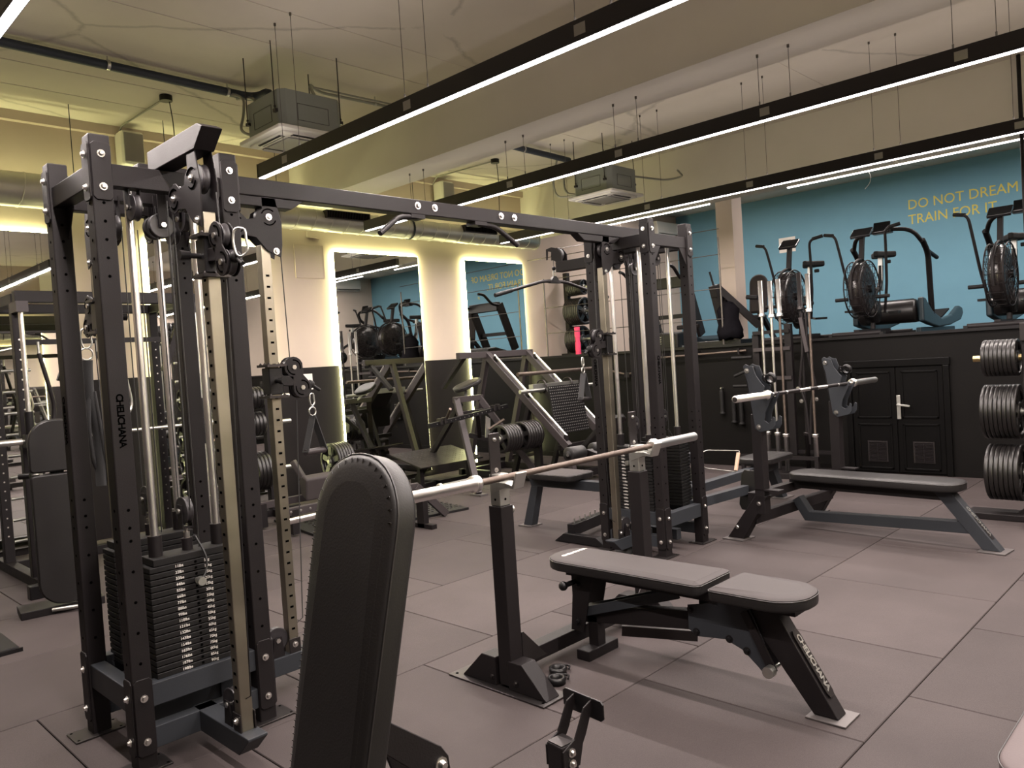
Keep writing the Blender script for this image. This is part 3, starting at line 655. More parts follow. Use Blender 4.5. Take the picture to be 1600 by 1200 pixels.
def stack(parent, m, y, key, off=0, top=.80, labels=True, used=3):
    """twenty weight plates with guide rods; face towards -y when off = -1"""
    W, D, n = .37, .135, STACK_N; h = .0248
    for i in range(n):
        z = top-.03-(i+.5)*h
        kk = 'a'
        b = MB((0, 0, 0), m); b.box((0, y, z), (W, D, h-.0036)) 
        p = b.build('weight_plate', 'stack', parent, .002, seg=1)
        if labels:
            q = m; face = off
            lab = '%dlbs' % (11*(i+1)); kg = '%dkg' % (5*(i+1))
            for s_, xx in ((lab, -.085), (kg, .035)):
                a = V((xx, y+face*(D/2+.0006), z-.0065)); ax = V((-face, 0, 0)); 
                if face > 0: a.x = -a.x
                o_ = q @ a; ax_ = q.to_3x3() @ ax
                text(s_, .0165, 'inkwhite', p, o_, ax_, (0, 0, 1), 'label', .0002)['kind'] = 'stuff'
            hb = MB((0, 0, 0), m); hb.cyl((0, y+face*(D/2-.001), z), (0, y+face*(D/2+.001), z), .006, 8); hb.build('pin_hole', 'hole', p)
    t = MB((0, 0, 0), m); t.box((0, y, top-.015), (W*.9, D*.95, .03)); tp = t.build('top_plate', 'stack', parent, .003)
    t = MB((0, 0, 0), m)
    for s in (-1, 1): MB((0, 0, 0), m).cyl((s*.13, y, top), (s*.13, y, top+.085), .027, 16).build('rod_collar', 'frame', tp)
    t.cyl((0, y, top), (0, y, top+.05), .022, 14); t.build('bolt_boss', 'frame', tp)
    for s in (-1, 1): MB((0, 0, 0), m).cyl((s*.13, y, .27), (s*.13, y, 2.33), .0155, 16).build('guide_rod', 'chrome', parent)
    for s in (-1, 1): MB((0, 0, 0), m).cyl((s*.13, y, .235), (s*.13, y, top-.03-n*h), .022, 12).build('rod_bumper', 'rubber', parent)
    c = MB((0, 0, 0), m); c.cyl((0, y, top+.05), (0, y, top+.075), .014, 6); c.cyl((0, y, top+.07), (0, y, top+.10), .008, 8); 
    c.build('lifting_bolt', 'bolt', tp)
    pl = pulley(parent, (0, y, top+.165), (1, .0, 0), .058, m); k = MB((0, 0, 0), m)
    for s in (-1, 1): k.prism([(-.022, .09), (.022, .09), (.02, .19), (-.02, .19)], (s*.018, y, top), (0, 1, 0), (0, 0, 1), (.004*s, 0, 0))
    k.box((0, y, top+.095), (.04, .04, .008)); k.build('pulley_fork', 'frame', pl)
    for s in (-1, 1): cable([(0, y+s*.055, top+.17), (0, y+s*.06, 2.24)], parent, m=m)
    cable([(.05, y, .30), (.05, y+.01, 2.2)], parent, m=m)
    zz = top-.03-(used+.5)*h
    sp = MB((0, 0, 0), m); yy = y+off*(D/2)
    sp.cyl((0, yy, zz), (0, yy+off*.03, zz), .010, 10); sp.cyl((0, yy+off*.03, zz), (0, yy+off*.055, zz), .019, 16, .017); pn = sp.build('selector_pin', 'zinc', parent, label='silver selector pin')
    MB((0, 0, 0), m).tube(smooth([(0, yy+off*.045, zz), (.03, yy+off*.03, zz+.04), (.035, yy+off*.02, top-.02), (.015, yy-off*.02, top+.06)], 5), .0045, 6).build('pin_lanyard', 'cable', pn)
def tower(label, x, y, rot):
    t = thing('cable_tower', label, 'cable machine', (x, y, 0), 0, 'four-post cable towers'); I = Matrix.Identity(4)
    R = Matrix.Rotation(rot, 4, 'Z')
    for sx in (-1, 1):
        for sy in (-1, 1):
            b = MB(); b.box((sx*HP, sy*HP, ZT/2), (.076, .076, ZT)); p = b.build('post', 'frame', t, .005)
            h = MB()
            for fx, fy in ((0, -1), (-1, 0), (1, 0), (0, 1)):
                for z0, z1, n in ((1.92, 2.2, 5), (.42, 1.02, 6), (.95, .95, 1)):
                    holes(h, (sx*HP+fx*.038, sy*HP+fy*.038, z0), (fx, fy, 0), (sx*HP+fx*.038, sy*HP+fy*.038, z1), n, 0, .0062)
            h.build('adjustment_hole', 'hole', p, kind='stuff')
            d = MB()
            for fx, fy in ((0, -1), (-1, 0), (1, 0), (0, 1)):
                if (fx and fx != sx) or (fy and fy != sy): continue
                bolts(d, [(sx*HP+fx*.046, sy*HP+fy*.046, z) for z in (.115, .285, 2.26, 2.385)], (fx, fy, 0), .012, .009)
            d.build('bolt', 'bolt', p, kind='stuff')
            for fx, fy in ((0, -1), (-1, 0), (1, 0), (0, 1)):
                if (fx and fx != sx) or (fy and fy != sy): continue
                for z0, z1 in ((.06, .36), (2.21, 2.43)):
                    ax = V((-fy, fx, 0)); g = MB(); g.prism([(-.036, z0+.012), (-.024, z0), (.024, z0), (.036, z0+.012), (.036, z1-.012), (.024, z1), (-.024, z1), (-.036, z1-.012)], (sx*HP+fx*.038, sy*HP+fy*.038, 0), ax, (0, 0, 1), V((fx, fy, 0))*.007).build('joint_plate', 'frame', p, .0015, seg=1)
            f = MB(); f.box((sx*(HP+.015), sy*HP, .004), (.20, .13, .008)); fp = f.build('base_plate', 'darksteel', p, .002)
            f = MB()
            for a in (-1, 1):
                for c in (-1, 1): f.cyl((sx*(HP+.015)+a*.085, sy*HP+c*.05, .007), (sx*(HP+.015)+a*.085, sy*HP+c*.05, .009), .006, 8)
            f.build('anchor_hole', 'hole', p, kind='stuff')
    inn = HP-.038
    for s in (-1, 1):
        for z0, z1, mm_ in ((.235, .325, 'grey'), (.07, .155, 'grey'), (2.27, 2.355, 'frame')):
            MB((0, 0, 0), R).b2((-inn, s*HP-.03, z0), (inn, s*HP+.03, z1)).build('cross_rail', mm_, t, .003)
        MB((0, 0, 0), R).b2((s*HP-.03, -inn, .21), (s*HP+.03, inn, .31)).build('side_rail', 'grey', t, .003)
        MB((0, 0, 0), R).b2((s*HP-.03, -inn, 2.27), (s*HP+.03, inn, 2.355)).build('side_rail', 'frame', t, .003)
        for q in (-1, 1):
            MB((0, 0, 0), R).prism([(0, 0), (.09, 0), (0, -.13)], (s*HP+.02, q*inn, 2.27), (0, -q, 0), (0, 0, 1), (.006, 0, 0)).build('gusset', 'frame', t)
    MB((0, 0, 0), R).b2((-inn, -.03, 2.27), (inn, .03, 2.35)).build('cross_rail', 'frame', t, .003)
    MB((0, 0, 0), R).b2((-inn, -.03, .07), (inn, .03, .15)).build('cross_rail', 'grey', t, .003)
    stack(t, R, -.195, 'f', -1); stack(t, R, .195, 'b', 1, top=.82, used=2)
    return t
def Rz(a): return Matrix.Rotation(a, 4, 'Z')
TA, TB = (1.345, 3.46), (5.03, 3.46)
ta = tower('black four-post cable tower nearest the camera, its front stack numbered in white', *TA, 0)
tb = tower('black four-post cable tower farther right, behind the adjustable bench and its barbell', *TB, -PI/2)
column(ta, Rz(0), 2.13, 1.965); top_arm(ta, Rz(0))
column(ta, Rz(PI/2) @ Matrix.Translation((0, .05, 0)), 2.13, 1.475); top_arm(ta, Rz(PI/2), False)
column(ta, Rz(PI), 2.13, 1.84); top_arm(ta, Rz(PI))
column(tb, Rz(-PI/2) @ Matrix.Translation((0, .125, 0)), 2.13, 1.575); top_arm(tb, Rz(-PI/2) @ Matrix.Translation((0, .125, 0)), False)
for t, s in ((ta, 0), (tb, 0)):
    pass
def vtext(parent, o, ax, s='CHELICHANA', size=.036, m='hole'):      # reads downwards: rotate so that the text runs along -z
    x = text(s, size, m, parent, o, (0, 0, -1), ax, 'lettering', .0005, bold=.001, spacing=.9); x['kind'] = 'stuff'; return x
vtext(ta, (-HP-.012, -HP-.0386, 1.47), (1, 0, 0)); vtext(ta, (-HP-.0386, HP+.012, 1.47), (0, -1, 0))
vtext(tb, (-HP-.012, -HP-.0386, 1.47), (1, 0, 0)); vtext(tb, (-HP-.0386, HP+.012, 1.47), (0, -1, 0))
# pull-up beam between the towers
pb = thing('pull_up_beam', 'long black beam joining the two cable towers, with four angled grips', 'pull-up bar', (3.2, 3.46, 2.36), group=None); o = pb.location
MB(o).b2((TA[0]-.02, 3.42, 2.356), (TB[0]+.03, 3.50, 2.44)).build('beam', 'frame', pb, .005)
for x, s in ((TA[0]+.60, 1), (TB[0]-.60, -1)):
    k = MB(o); k.prism([(-.33, 2.356), (.17, 2.356), (.10, 2.31), (-.25, 2.31)], (x, 3.425, 0), (s, 0, 0), (0, 0, 1), (0, .07, 0)); k.build('end_plate', 'frame', pb, .003)
for x, s in ((2.84, -1), (3.33, 1)):
    MB(o).tube(fillet([(x, 3.44, 2.345), (x+s*.13, 3.43, 2.335), (x+s*.29, 3.40, 2.225)], .04), .0155, 12).build('grip', 'frame', pb)
    MB(o).b2((x-.05, 3.42, 2.335), (x+.05, 3.50, 2.357)).build('grip_plate', 'frame', pb)
for x in (2.84, 2.965, 3.505, 3.625):
    d = MB(o); bolts(d, [(x, 3.42, 2.405)], (0, -1, 0), .017, .012); d.build('bolt', 'bolt', pb)

# hand attachments
def carabiner(parent, c, h=.07, m=None, off=(0, 0, 0), ax=(1, 0, 0)):
    c, ax = V(c), V(ax); P = [c+ax*a*h+V((0, 0, b*h)) for a, b in ((0, 0), (.22, -.08), (.25, -.4), (.28, -.8), (.1, -1), (-.12, -.95), (-.22, -.5), (-.16, -.1))]
    return MB(off, m).tube(smooth(P+[P[0]], 3)[:-1], .0045, 6, True).build('carabiner', 'zinc', parent)
def stirrup(label, c, ax, w=.13, h=.30, gm='wgrey'):
    t = thing('stirrup_handle', label, 'handle', c); ax = V(ax)
    cb = carabiner(t, (0, 0, -.01), .06, ax=ax)
    r = MB(); r.tube(arc((0, 0, -.10), .022, 0, 2*PI, 14, ax, (0, 0, 1))[:-1], .004, 6, True); r.build('ring', 'zinc', t)
    n = ax.cross(V((0, 0, 1)))
    for s in (-1, 1):
        MB().bar(V((0, 0, -.12)), ax*s*w/2+V((0, 0, -h)), .005, .042, up=n).build('webbing_strap', 'webbing', t)
    g = MB(); g.cyl(ax*(-w/2)+V((0, 0, -h)), ax*w/2+V((0, 0, -h)), .016, 14); g.build('grip', gm, t, label='ribbed grip')
    return t
stirrup('stirrup handle hanging from the brass coloured column of the nearest tower', (2.10, 3.46, 1.41), (.98, .2, 0))
stirrup('stirrup handle hanging from the left column of the farther tower', (4.27, 3.46, 1.50), (.98, .2, 0), gm='frame')
t = thing('ankle_strap', 'long black webbing strap hanging behind the nearest tower', 'strap', (1.33, 4.27, 1.80)); carabiner(t, (0, 0, 0), .10)
MB().tube(arc((0, 0, -.13), .03, 0, 2*PI, 14, (1, 0, 0), (0, 0, 1))[:-1], .004, 6, True).build('ring', 'zinc', t)
MB().tube(smooth([(0, 0, -.16), (.0, .01, -.35), (.03, .02, -.55), (.02, 0, -.8)], 4), [.028]*1+[.026]*12, 8).build('webbing_strap', 'webbing', t)
MB().tube(smooth([(0, 0, -.30), (-.02, -.01, -.5), (0, .01, -.68), (.05, 0, -.78), (.04, 0, -.55), (.02, 0, -.32)], 4), .012, 6).build('strap_loop', 'webbing', t)
t = thing('carabiner_clip', 'steel carabiner clipped on the near pulley at the top of the nearest tower', 'clip', (1.345, 2.62, 1.985)); carabiner(t, (0, 0, 0.05), .10, ax=(.7, -.7, 0))

# lat pulldown on the far side of tower B
def world(parent): return V(parent.location)
ob_ = world(tb)
MB(ob_).prism([(3.74, 2.215), (4.27, 2.215), (4.27, 2.30), (3.74, 2.30)], (4.99, 0, 0), (0, 1, 0), (0, 0, 1), (.08, 0, 0)).build('pulldown_arm', 'frame', tb, .003)
for s in (-1, 1):
    MB(ob_).prism([(4.20, 2.29), (4.25, 2.29)]+[(4.27+.05*math.cos(a), 2.36+.05*math.sin(a)) for a in (-.8, -.1, .6)]+[(4.35, 2.40), (4.36, 2.33), (4.375, 2.33), (4.37, 2.42), (4.31, 2.43), (4.24, 2.41), (4.20, 2.36)], (5.03+s*.03, 0, 0), (0, 1, 0), (0, 0, 1), (s*.005, 0, 0)).build('pulley_bracket', 'frame', tb)
b = MB(ob_); pulleymesh(b, (5.03, 4.27, 2.36), (1, 0, 0), .055); b.build('pulley', 'pulley', tb)
cable([(5.03, 3.7, 2.50-.1), (5.03, 4.27, 2.415), (5.03, 4.325, 2.36), (5.03, 4.325, 2.22)], tb, ob_)
t = thing('lat_bar', 'wide black lat pulldown bar hanging from the arm of the farther tower', 'bar', (5.03, 4.325, 2.145))
MB().tube(fillet([(-.70, .02, -.125), (-.14, 0, .0), (.14, 0, 0), (.70, -.02, -.125)], .05), .0135, 10).build('bar_shaft', 'frame', t)
for s in (-1, 1): MB().cyl((s*.52, -.015*s, -.085), (s*.70, -.02*s, -.125), .017, 10).build('grip', 'rubber', t)
MB().prism([(-.07, -.015), (.07, -.015), (.03, .03), (.012, .045), (-.012, .045), (-.03, .03)], (0, -.012, 0), (1, 0, 0), (0, 0, 1), (0, .024, 0)).build('bar_lug', 'frame', t); carabiner(t, (0, 0, .09), .06)
MB().ball((0, 0, .11), .018).build('cable_stopper', 'rubber', t)
# its seat
t = thing('pulldown_seat', 'dark seat with painted pale sheen and thigh rollers beside the farther tower, on a slate frame', 'seat', (5.1, 4.3, 0)); o = t.location
MB(o).prism([(3.76, .37), (4.78, .37), (4.80, .45), (3.76, .45)], (5.06, 0, 0), (0, 1, 0), (0, 0, 1), (.08, 0, 0)).build('seat_rail', 'grey', t, .004)
MB(o).prism([(4.70, .37), (4.78, .37), (4.90, .01), (4.80, .01)], (5.06, 0, 0), (0, 1, 0), (0, 0, 1), (.08, 0, 0)).build('leg', 'grey', t, .003)
MB(o).b2((5.02, 4.78, 0), (5.18, 4.93, .01)).build('foot_plate', 'footmetal', t)
MB(o).b2((5.06, 3.76, .36), (5.14, 3.84, .62)).build('roller_post', 'grey', t, .003); MB(o).bar((5.1, 3.80, .60), (5.1, 4.14, .69), .05, .06).build('roller_arm', 'frame', t, .003)
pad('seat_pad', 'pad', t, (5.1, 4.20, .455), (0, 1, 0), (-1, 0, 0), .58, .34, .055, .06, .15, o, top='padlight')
MB(o).cyl((4.84, 4.14, .70), (5.36, 4.14, .70), .014, 8).build('roller_bar', 'zinc', t)
for s in (-1, 1):
    MB(o).lathe((5.1+s*.07, 4.14, .70), (s, 0, 0), [(0, .012), (0, .056), (.008, .062), (.172, .062), (.18, .056), (.18, .012)], 20).build('thigh_roller', 'pad', t)
    MB(o).lathe((5.1+s*.25, 4.14, .70), (s, 0, 0), [(0, .034), (.003, .034), (.003, .02), (.008, .02), (.008, .0)], 16).build('roller_cap', 'rubber', t)
# low row station on the right side of tower B
t = thing('low_row_station', 'low row seat and foot plates on slate rails, right of the farther tower', 'seat', (6.3, 3.46, 0)); o = t.location
MB(o).prism([(5.33, .30), (7.1, .30), (7.1, .375), (5.33, .375)], (0, 3.42, 0), (1, 0, 0), (0, 0, 1), (0, .08, 0)).build('seat_rail', 'grey', t, .004)
MB(o).prism([(6.98, .31), (7.08, .31), (7.26, .01), (7.16, .01)], (0, 3.42, 0), (1, 0, 0), (0, 0, 1), (0, .08, 0)).build('leg', 'grey', t, .003); MB(o).b2((7.12, 3.38, 0), (7.32, 3.54, .01)).build('foot_plate', 'footmetal', t)
pad('seat_pad', 'pad', t, (6.62, 3.46, .40), (1, 0, 0), (0, 1, 0), .56, .34, .055, .12, .06, o)
for s in (-1, 1):
    MB(o).bar((5.32, 3.46+s*.2, .29), (6.02, 3.46+s*.26, .29), .06, .075).build('side_rail', 'grey', t, .003)
    q = MB(o); q.prism([(-.07, -.17), (.07, -.17), (.10, -.13), (.10, .12), (.07, .16), (-.07, .16), (-.10, .12), (-.10, -.13)], (6.03, 3.46+s*.29, .29), (.2, 1, 0), (.25, 0, 1), (.02, 0, -.005)); q.build('foot_rest', 'blackgl', t, .008)
MB(o).b2((5.33, 3.42, .58), (5.62, 3.50, .65)).build('pulley_rail', 'grey', t, .003)
t = thing('row_handle', 'wire row handle with a pale grip lying on the low row station', 'handle', (5.9, 3.4, .57)); o = t.location
MB(o).tube(fillet([(5.62, 3.44, .60), (5.75, 3.40, .65), (6.14, 3.30, .60), (6.10, 3.30, .575)], .03), .004, 6).build('wire_frame', 'zinc', t)
MB(o).tube(fillet([(5.66, 3.44, .585), (5.75, 3.42, .50), (6.05, 3.30, .43)], .03), .004, 6).build('wire_frame', 'zinc', t)
MB(o).cyl((6.11, 3.30, .585), (6.05, 3.30, .44), .016, 12).build('grip', 'wood', t)
t = thing('seated_row_foot_frame', 'low black floor frame with upright pegs at the foot of the farther tower', 'foot frame', (4.85, 4.0, 0)); o = t.location
MB(o).prism([(3.72, .005), (4.25, .005), (4.15, .075), (3.82, .075)], (4.74, 0, 0), (0, 1, 0), (0, 0, 1), (.07, 0, 0)).build('base_channel', 'blackgl', t, .003)
MB(o).bar((4.78, 4.1, .10), (5.45, 4.2, .10), .07, .09).build('cross_channel', 'blackgl', t, .003)
for k in range(7): MB(o).cyl((4.84+k*.085, 4.11+k*.013, .14), (4.84+k*.085, 4.11+k*.013, .185), .006, 6).build('peg', 'zinc', t)
t = thing('ankle_cuff', 'black ankle cuff with a brass ring lying on the floor by the farther tower', 'strap', (4.70, 3.52, 0))
MB().lathe((0, 0, .0), (0, 0, 1), [(.002, .065), (.055, .065), (.055, .058), (.002, .058), (.002, .065)], 20).build('cuff', 'webbing', t)
MB().tube(arc((0, .07, .05), .022, 0, 2*PI, 12, (1, 0, 0), (0, .3, 1))[:-1], .0035, 6, True).build('ring', 'gold', t)
MB().tube(smooth([(.05, 0, .03), (.16, -.05, .012), (.24, -.03, .012)], 4), .011, 6).build('strap_tail', 'webbing', t)

# ------------------------------------------------------------------ barbells, collars, discs
ORD = ['first', 'second', 'third', 'fourth', 'fifth', 'sixth', 'seventh', 'eighth', 'ninth', 'tenth', 'eleventh', 'twelfth']
def barbell(label, c, d, shaft='barshaft', L=2.2, name='barbell', group=None):
    """olympic bar centred at c along d"""
    t = thing(name, label, 'barbell', c, group=group); d = V(d).normalized(); h = L/2; sl = h-.655 if L > 2 else .32
    i = h-sl
    sh = MB().cyl(-d*(i), d*(i), .0142, 16).build('shaft', shaft, t)
    k = MB()
    for a, b in ((-.60, -.42), (-.40, -.22), (.22, .40), (.42, .60), (-.06, .06)):
        if L > 2: k.cyl(d*a, d*b, .0147, 16)
    if L > 2: k.build('knurling', 'darksteel' if shaft == 'chrome' else shaft, sh, kind='stuff')
    for s in (-1, 1):
        MB().lathe(d*s*i, d*s, [(0, .0145), (0, .034), (.012, .037), (.018, .030), (.024, .036), (.034, .036), (.036, .025), (sl, .025), (sl, .010)], 22).build('sleeve', 'chrome', t)
        MB().cyl(d*s*(h-.004), d*s*(h+.001), .019, 16).build('end_cap', 'darksteel', t)
    return t
def clamp_collar(label, c, n, group=None):
    t = thing('clamp_collar', label, 'collar', c, group=group); n = V(n).normalized(); x, y, z = frame_of((0, 0, 0), n)
    MB().lathe(-n*.015, n, [(0, .028), (0, .042), (.03, .042), (.03, .028), (0, .028)], 20).build('collar_ring', 'blackgl', t)
    MB().tube(fillet([x*.03+y*.02, x*.06+y*.03, x*.075-y*.01, x*.04-y*.035], .01), .005, 6).build('lever', 'blackgl', t)
    MB().bar(x*.035-n*.012, x*.06-n*.012, .014, .02).build('hinge_block', 'darksteel', t)
disc_mesh = {}
def disc(label, c, ax, R, T, group):
    key = (round(R, 3), round(T, 3), tuple(round(a) for a in ax))
    if key not in disc_mesh:
        b = MB(); wplate(b, (0, 0, 0), ax, R, T); o = b.build('weight_disc', 'plate')
        g = MB(); g.lathe(V(ax)*(-T/2-.001), ax, [(0, .026), (0, .034), (T+.002, .034), (T+.002, .026)], 16); g.build('steel_hub', 'zinc', o); disc_mesh[key] = o
    else: o = copy_tree(disc_mesh[key])
    o.location = c; tag(o, label, 'weight plate', group); return o
def disc_row(n, c, ax, R, T, what, group, gap=.002):
    for k in range(n):
        disc('%s black disc on %s' % (ORD[k].capitalize(), what), V(c)+V(ax)*(k+.5)*(T+gap), ax, R, T, group)

# ------------------------------------------------------------------ adjustable bench under its own uprights
t = thing('bench_press_stand', 'pair of black uprights with galvanised telescopic hooks, holding the nearer barbell', 'barbell stand', (3.02, 2.55, 0)); o = t.location
for x, sg in ((2.48, 1), (3.56, -1)):
    MB(o).b2((x-.04, 2.50, .02), (x+.04, 2.58, .845)).build('upright', 'frame', t, .004)
    f = MB(o); f.box((x, 2.58, .004), (.17, .62, .008)); f.build('base_plate', 'darksteel', t, .002)
    for q in (-1, 1):
        f = MB(o); f.prism([(.27, .008), (.04, .008), (.04, .14), (.13, .14)], (x-.045, 2.56, 0), (0, q, 0), (0, 0, 1), (.09, 0, 0)); f.build('foot_wedge', 'frame', t, .004)
        h = MB(o); h.cyl((x-.055, 2.58+q*.28, .0085), (x-.055, 2.58+q*.28, .0095), .008, 8); h.build('anchor_hole', 'hole', t, kind='stuff')
    b_ = MB(o); bolts(b_, [(x-.045, 2.47, .05), (x-.045, 2.62, .05)], (-1, 0, 0), .011); b_.build('bolt', 'darksteel', t, kind='stuff')
    MB(o).prism([(0, .10), (.16, .10), (.012, .25), (0, .25)], (x+sg*.042, 2.50, 0), (sg, 0, 0), (0, 0, 1), (0, .006, 0)).build('gusset', 'darksteel', t)
    z = .845
    MB(o).b2((x-.032, 2.508, z), (x+.032, 2.572, z+.145)).build('inner_tube', 'zinc', t, .004)
    hh = MB(o); holes(hh, (x-.033, 2.54, z+.03), (-1, 0, 0), (x-.033, 2.54, z+.10), 2, 0, .006); holes(hh, (x, 2.507, z+.03), (0, -1, 0), (x, 2.507, z+.10), 2, 0, .006); hh.build('pin_hole', 'hole', t, kind='stuff')
    MB(o).b2((x-.034, 2.555, z+.12), (x+.034, 2.563, z+.33)).build('hook_back', 'darksteel', t, .003)
    hk = MB(o); hk.prism([(2.56, .955), (2.47, .955), (2.43, .945), (2.40, 1.005), (2.392, 1.002), (2.42, .93), (2.47, .935), (2.56, .90)], (x-.034, 0, 0), (0, 1, 0), (0, 0, 1), (.068, 0, 0)); hk.build('bar_hook', 'zinc', t, .002)
    b_ = MB(o); bolts(b_, [(x, 2.555, z+.16), (x, 2.555, z+.30)], (0, -1, 0), .009); b_.build('hook_bolt', 'bolt', t, kind='stuff')
    kx = x+sg*(-.04 if x > 3 else .04); b_ = MB(o); d_ = (-1, 0, 0) if x > 3 else (1, 0, 0); b_.cyl((kx, 2.54, z-.03), (kx+d_[0]*.03, 2.54, z-.03), .02, 14); b_.build('locking_knob', 'zinc', t)
MB(o).b2((2.52, 2.57, .045), (3.52, 2.65, .115)).build('cross_tube', 'frame', t, .004)
barbell('worn steel barbell with shiny sleeves resting on the hooks above the adjustable bench', (2.92, 2.45, .985), (1, 0, 0))
clamp_collar('black clamp collar on the floor, the one touching the upright base', (2.63, 2.40, .016), (0, 0, 1), 'collars on the floor'); clamp_collar('black clamp collar on the floor, farther from the upright base', (2.72, 2.47, .016), (.0, 0, 1), 'collars on the floor')
def adj_bench():
    t = thing('adjustable_bench', 'flat adjustable bench with dark pads, grey sheen painted on top, in the middle of the floor', 'bench', (3.03, 2.0, 0)); o = t.location; xc = 3.03
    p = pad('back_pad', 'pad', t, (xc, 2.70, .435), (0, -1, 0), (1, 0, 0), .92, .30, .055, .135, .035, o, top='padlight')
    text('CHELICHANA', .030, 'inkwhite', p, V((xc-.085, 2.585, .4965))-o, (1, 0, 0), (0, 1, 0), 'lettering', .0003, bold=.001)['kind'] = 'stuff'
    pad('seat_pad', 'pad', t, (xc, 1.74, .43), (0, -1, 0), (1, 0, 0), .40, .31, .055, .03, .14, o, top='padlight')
    MB(o).bar((xc, 2.52, .20), (xc, 1.70, .31), .06, .085).build('main_tube', 'frame', t, .004)
    MB(o).prism([(1.66, .42), (1.50, .42), (1.25, .01), (1.35, .01)], (xc-.04, 0, 0), (0, 1, 0), (0, 0, 1), (.08, 0, 0)).build('front_leg', 'frame', t, .004)
    dl = V((0, 1.375-1.5, -.205)).normalized()
    a = V((xc+.028, 1.44-.003, .30)); nb = V((0, -.854, .52))
    pl = MB(o); ax_ = V((0, -.52, -.854)); pl.prism([(-.02, -.018), (0, -.026), (.24, -.026), (.26, -.018), (.26, .018), (.24, .026), (0, .026), (-.02, .018)], V((xc, 1.423, .305)), ax_, (1, 0, 0), nb*.004); q = pl.build('name_plate', 'darksteel', t)
    text('CHELICHANA', .042, 'zinc', q, V((xc-.014, 1.423, .305))+nb*.0055-o, ax_, (1, 0, 0), 'lettering', .001, bold=.001, spacing=.86)['kind'] = 'stuff'
    MB(o).b2((xc-.075, 1.21, 0), (xc+.075, 1.37, .008)).build('foot_plate', 'footmetal', t, .002)
    for s in (-1, 1):
        MB(o).prism([(1.83, .375), (1.90, .36), (1.90, .25), (1.86, .225), (1.72, .24), (1.64, .21), (1.57, .15), (1.54, .12), (1.52, .14), (1.54, .26), (1.60, .40), (1.70, .42)], (xc+s*.045, 0, 0), (0, 1, 0), (0, 0, 1), (.006*s, 0, 0)).build('ladder_plate', 'grey', t, .0015, seg=1)
        b_ = MB(o); bolts(b_, [(xc+s*.05, y, z) for y, z in ((1.86, .245), (1.885, .34), (1.70, .245), (1.62, .21))], (s, 0, 0), .014, .010); b_.build('pivot_bolt', 'blackgl', t, kind='stuff')
        MB(o).bar((xc+s*.055, 1.62, .38), (xc+s*.06, 1.50, .15), .012, .035).build('seat_strut', 'frame', t)
        MB(o).prism([(2.56, .41), (2.42, .41), (2.44, .36), (2.50, .12), (2.58, .12), (2.56, .3)], (xc+s*.06, 0, 0), (0, 1, 0), (0, 0, 1), (.006*s, 0, 0)).build('rear_bracket', 'frame', t)
        b_ = MB(o); bolts(b_, [(xc+s*.066, y, z) for y, z in ((2.53, .17), (2.52, .36))], (s, 0, 0), .014, .012); b_.build('pivot_bolt', 'blackgl', t, kind='stuff')
        MB(o).bar((xc+s*.045, 2.50, .22), (xc+s*.045, 1.95, .40), .012, .045).build('lift_arm', 'grey', t)
        MB(o).prism([(-.012, -.02), (.012, -.02), (.012, .05), (-.012, .05)], (xc+s*.05, 1.75, .40), (0, 1, 0), (0, 0, 1), (.004, 0, 0)).build('hinge', 'zinc', t)
    MB(o).cyl((xc-.075, 1.50, .165), (xc+.10, 1.50, .165), .010, 10).build('selector_bar', 'chrome', t)
    for s in (-1, 1): MB(o).cyl((xc+s*.08, 1.50, .165), (xc+s*.115, 1.50, .165), .024, 16).build('selector_knob', 'zinc', t)
    MB(o).cyl((xc-.15, 2.54, .37), (xc-.06, 2.54, .37), .013, 10).build('pull_pin', 'blackgl', t); MB(o).ball((xc-.155, 2.54, .37), .024).build('pin_ball', 'blackgl', t)
    MB(o).b2((xc-.03, 2.44, .02), (xc+.03, 2.50, .20)).build('rear_leg', 'frame', t, .003); MB(o).b2((xc-.12, 2.43, .0), (xc+.12, 2.51, .05)).build('rear_foot', 'frame', t, .004)
    MB(o).bar((xc+.05, 2.35, .13), (xc+.26, 2.05, .10), .05, .05).build('handle_bar', 'darksteel', t); MB(o).b2((xc-.06, 1.75, .395), (xc+.06, 2.6, .43)).build('pad_rail', 'frame', t)
    MB(o).b2((xc-.05, 1.40, .395), (xc+.05, 1.72, .43)).build('pad_rail', 'frame', t)
    return t
adj_bench()

# ------------------------------------------------------------------ olympic flat bench press on the right
RD = math.radians(-5)
t = thing('flat_bench_press', 'long flat bench with slate frame and dark hook plates, left of the black double door', 'bench press', (6.10, 2.70, 0), RD); o = V((0, 0, 0))
pad('bench_pad', 'pad', t, (0, .12, .40), (0, -1, 0), (1, 0, 0), 1.28, .30, .06, .12, .12, o)
MB().b2((-.04, -1.08, .325), (.04, .14, .40)).build('pad_rail', 'frame', t, .004)
MB().prism([(-1.08, .40), (-.96, .40), (-1.27, .01), (-1.38, .01)], (-.045, 0, 0), (0, 1, 0), (0, 0, 1), (.09, 0, 0)).build('front_leg', 'grey', t, .004)
q = MB().prism([(-.02, -.018), (0, -.026), (.24, -.026), (.26, -.018), (.26, .018), (.24, .026), (0, .026), (-.02, .018)], V((0, -1.162, .285)), (0, -.62, -.785), (1, 0, 0), V((0, -.785, .62))*.004).build('name_plate', 'frame', t)
text('CHELICHANA', .042, 'zinc', q, V((-.014, -1.167, .29)), (0, -.62, -.785), (1, 0, 0), 'lettering', .001, bold=.001, spacing=.86)['kind'] = 'stuff'
MB().b2((-.09, -1.42, 0), (.09, -1.25, .01)).build('foot_plate', 'footmetal', t, .002)
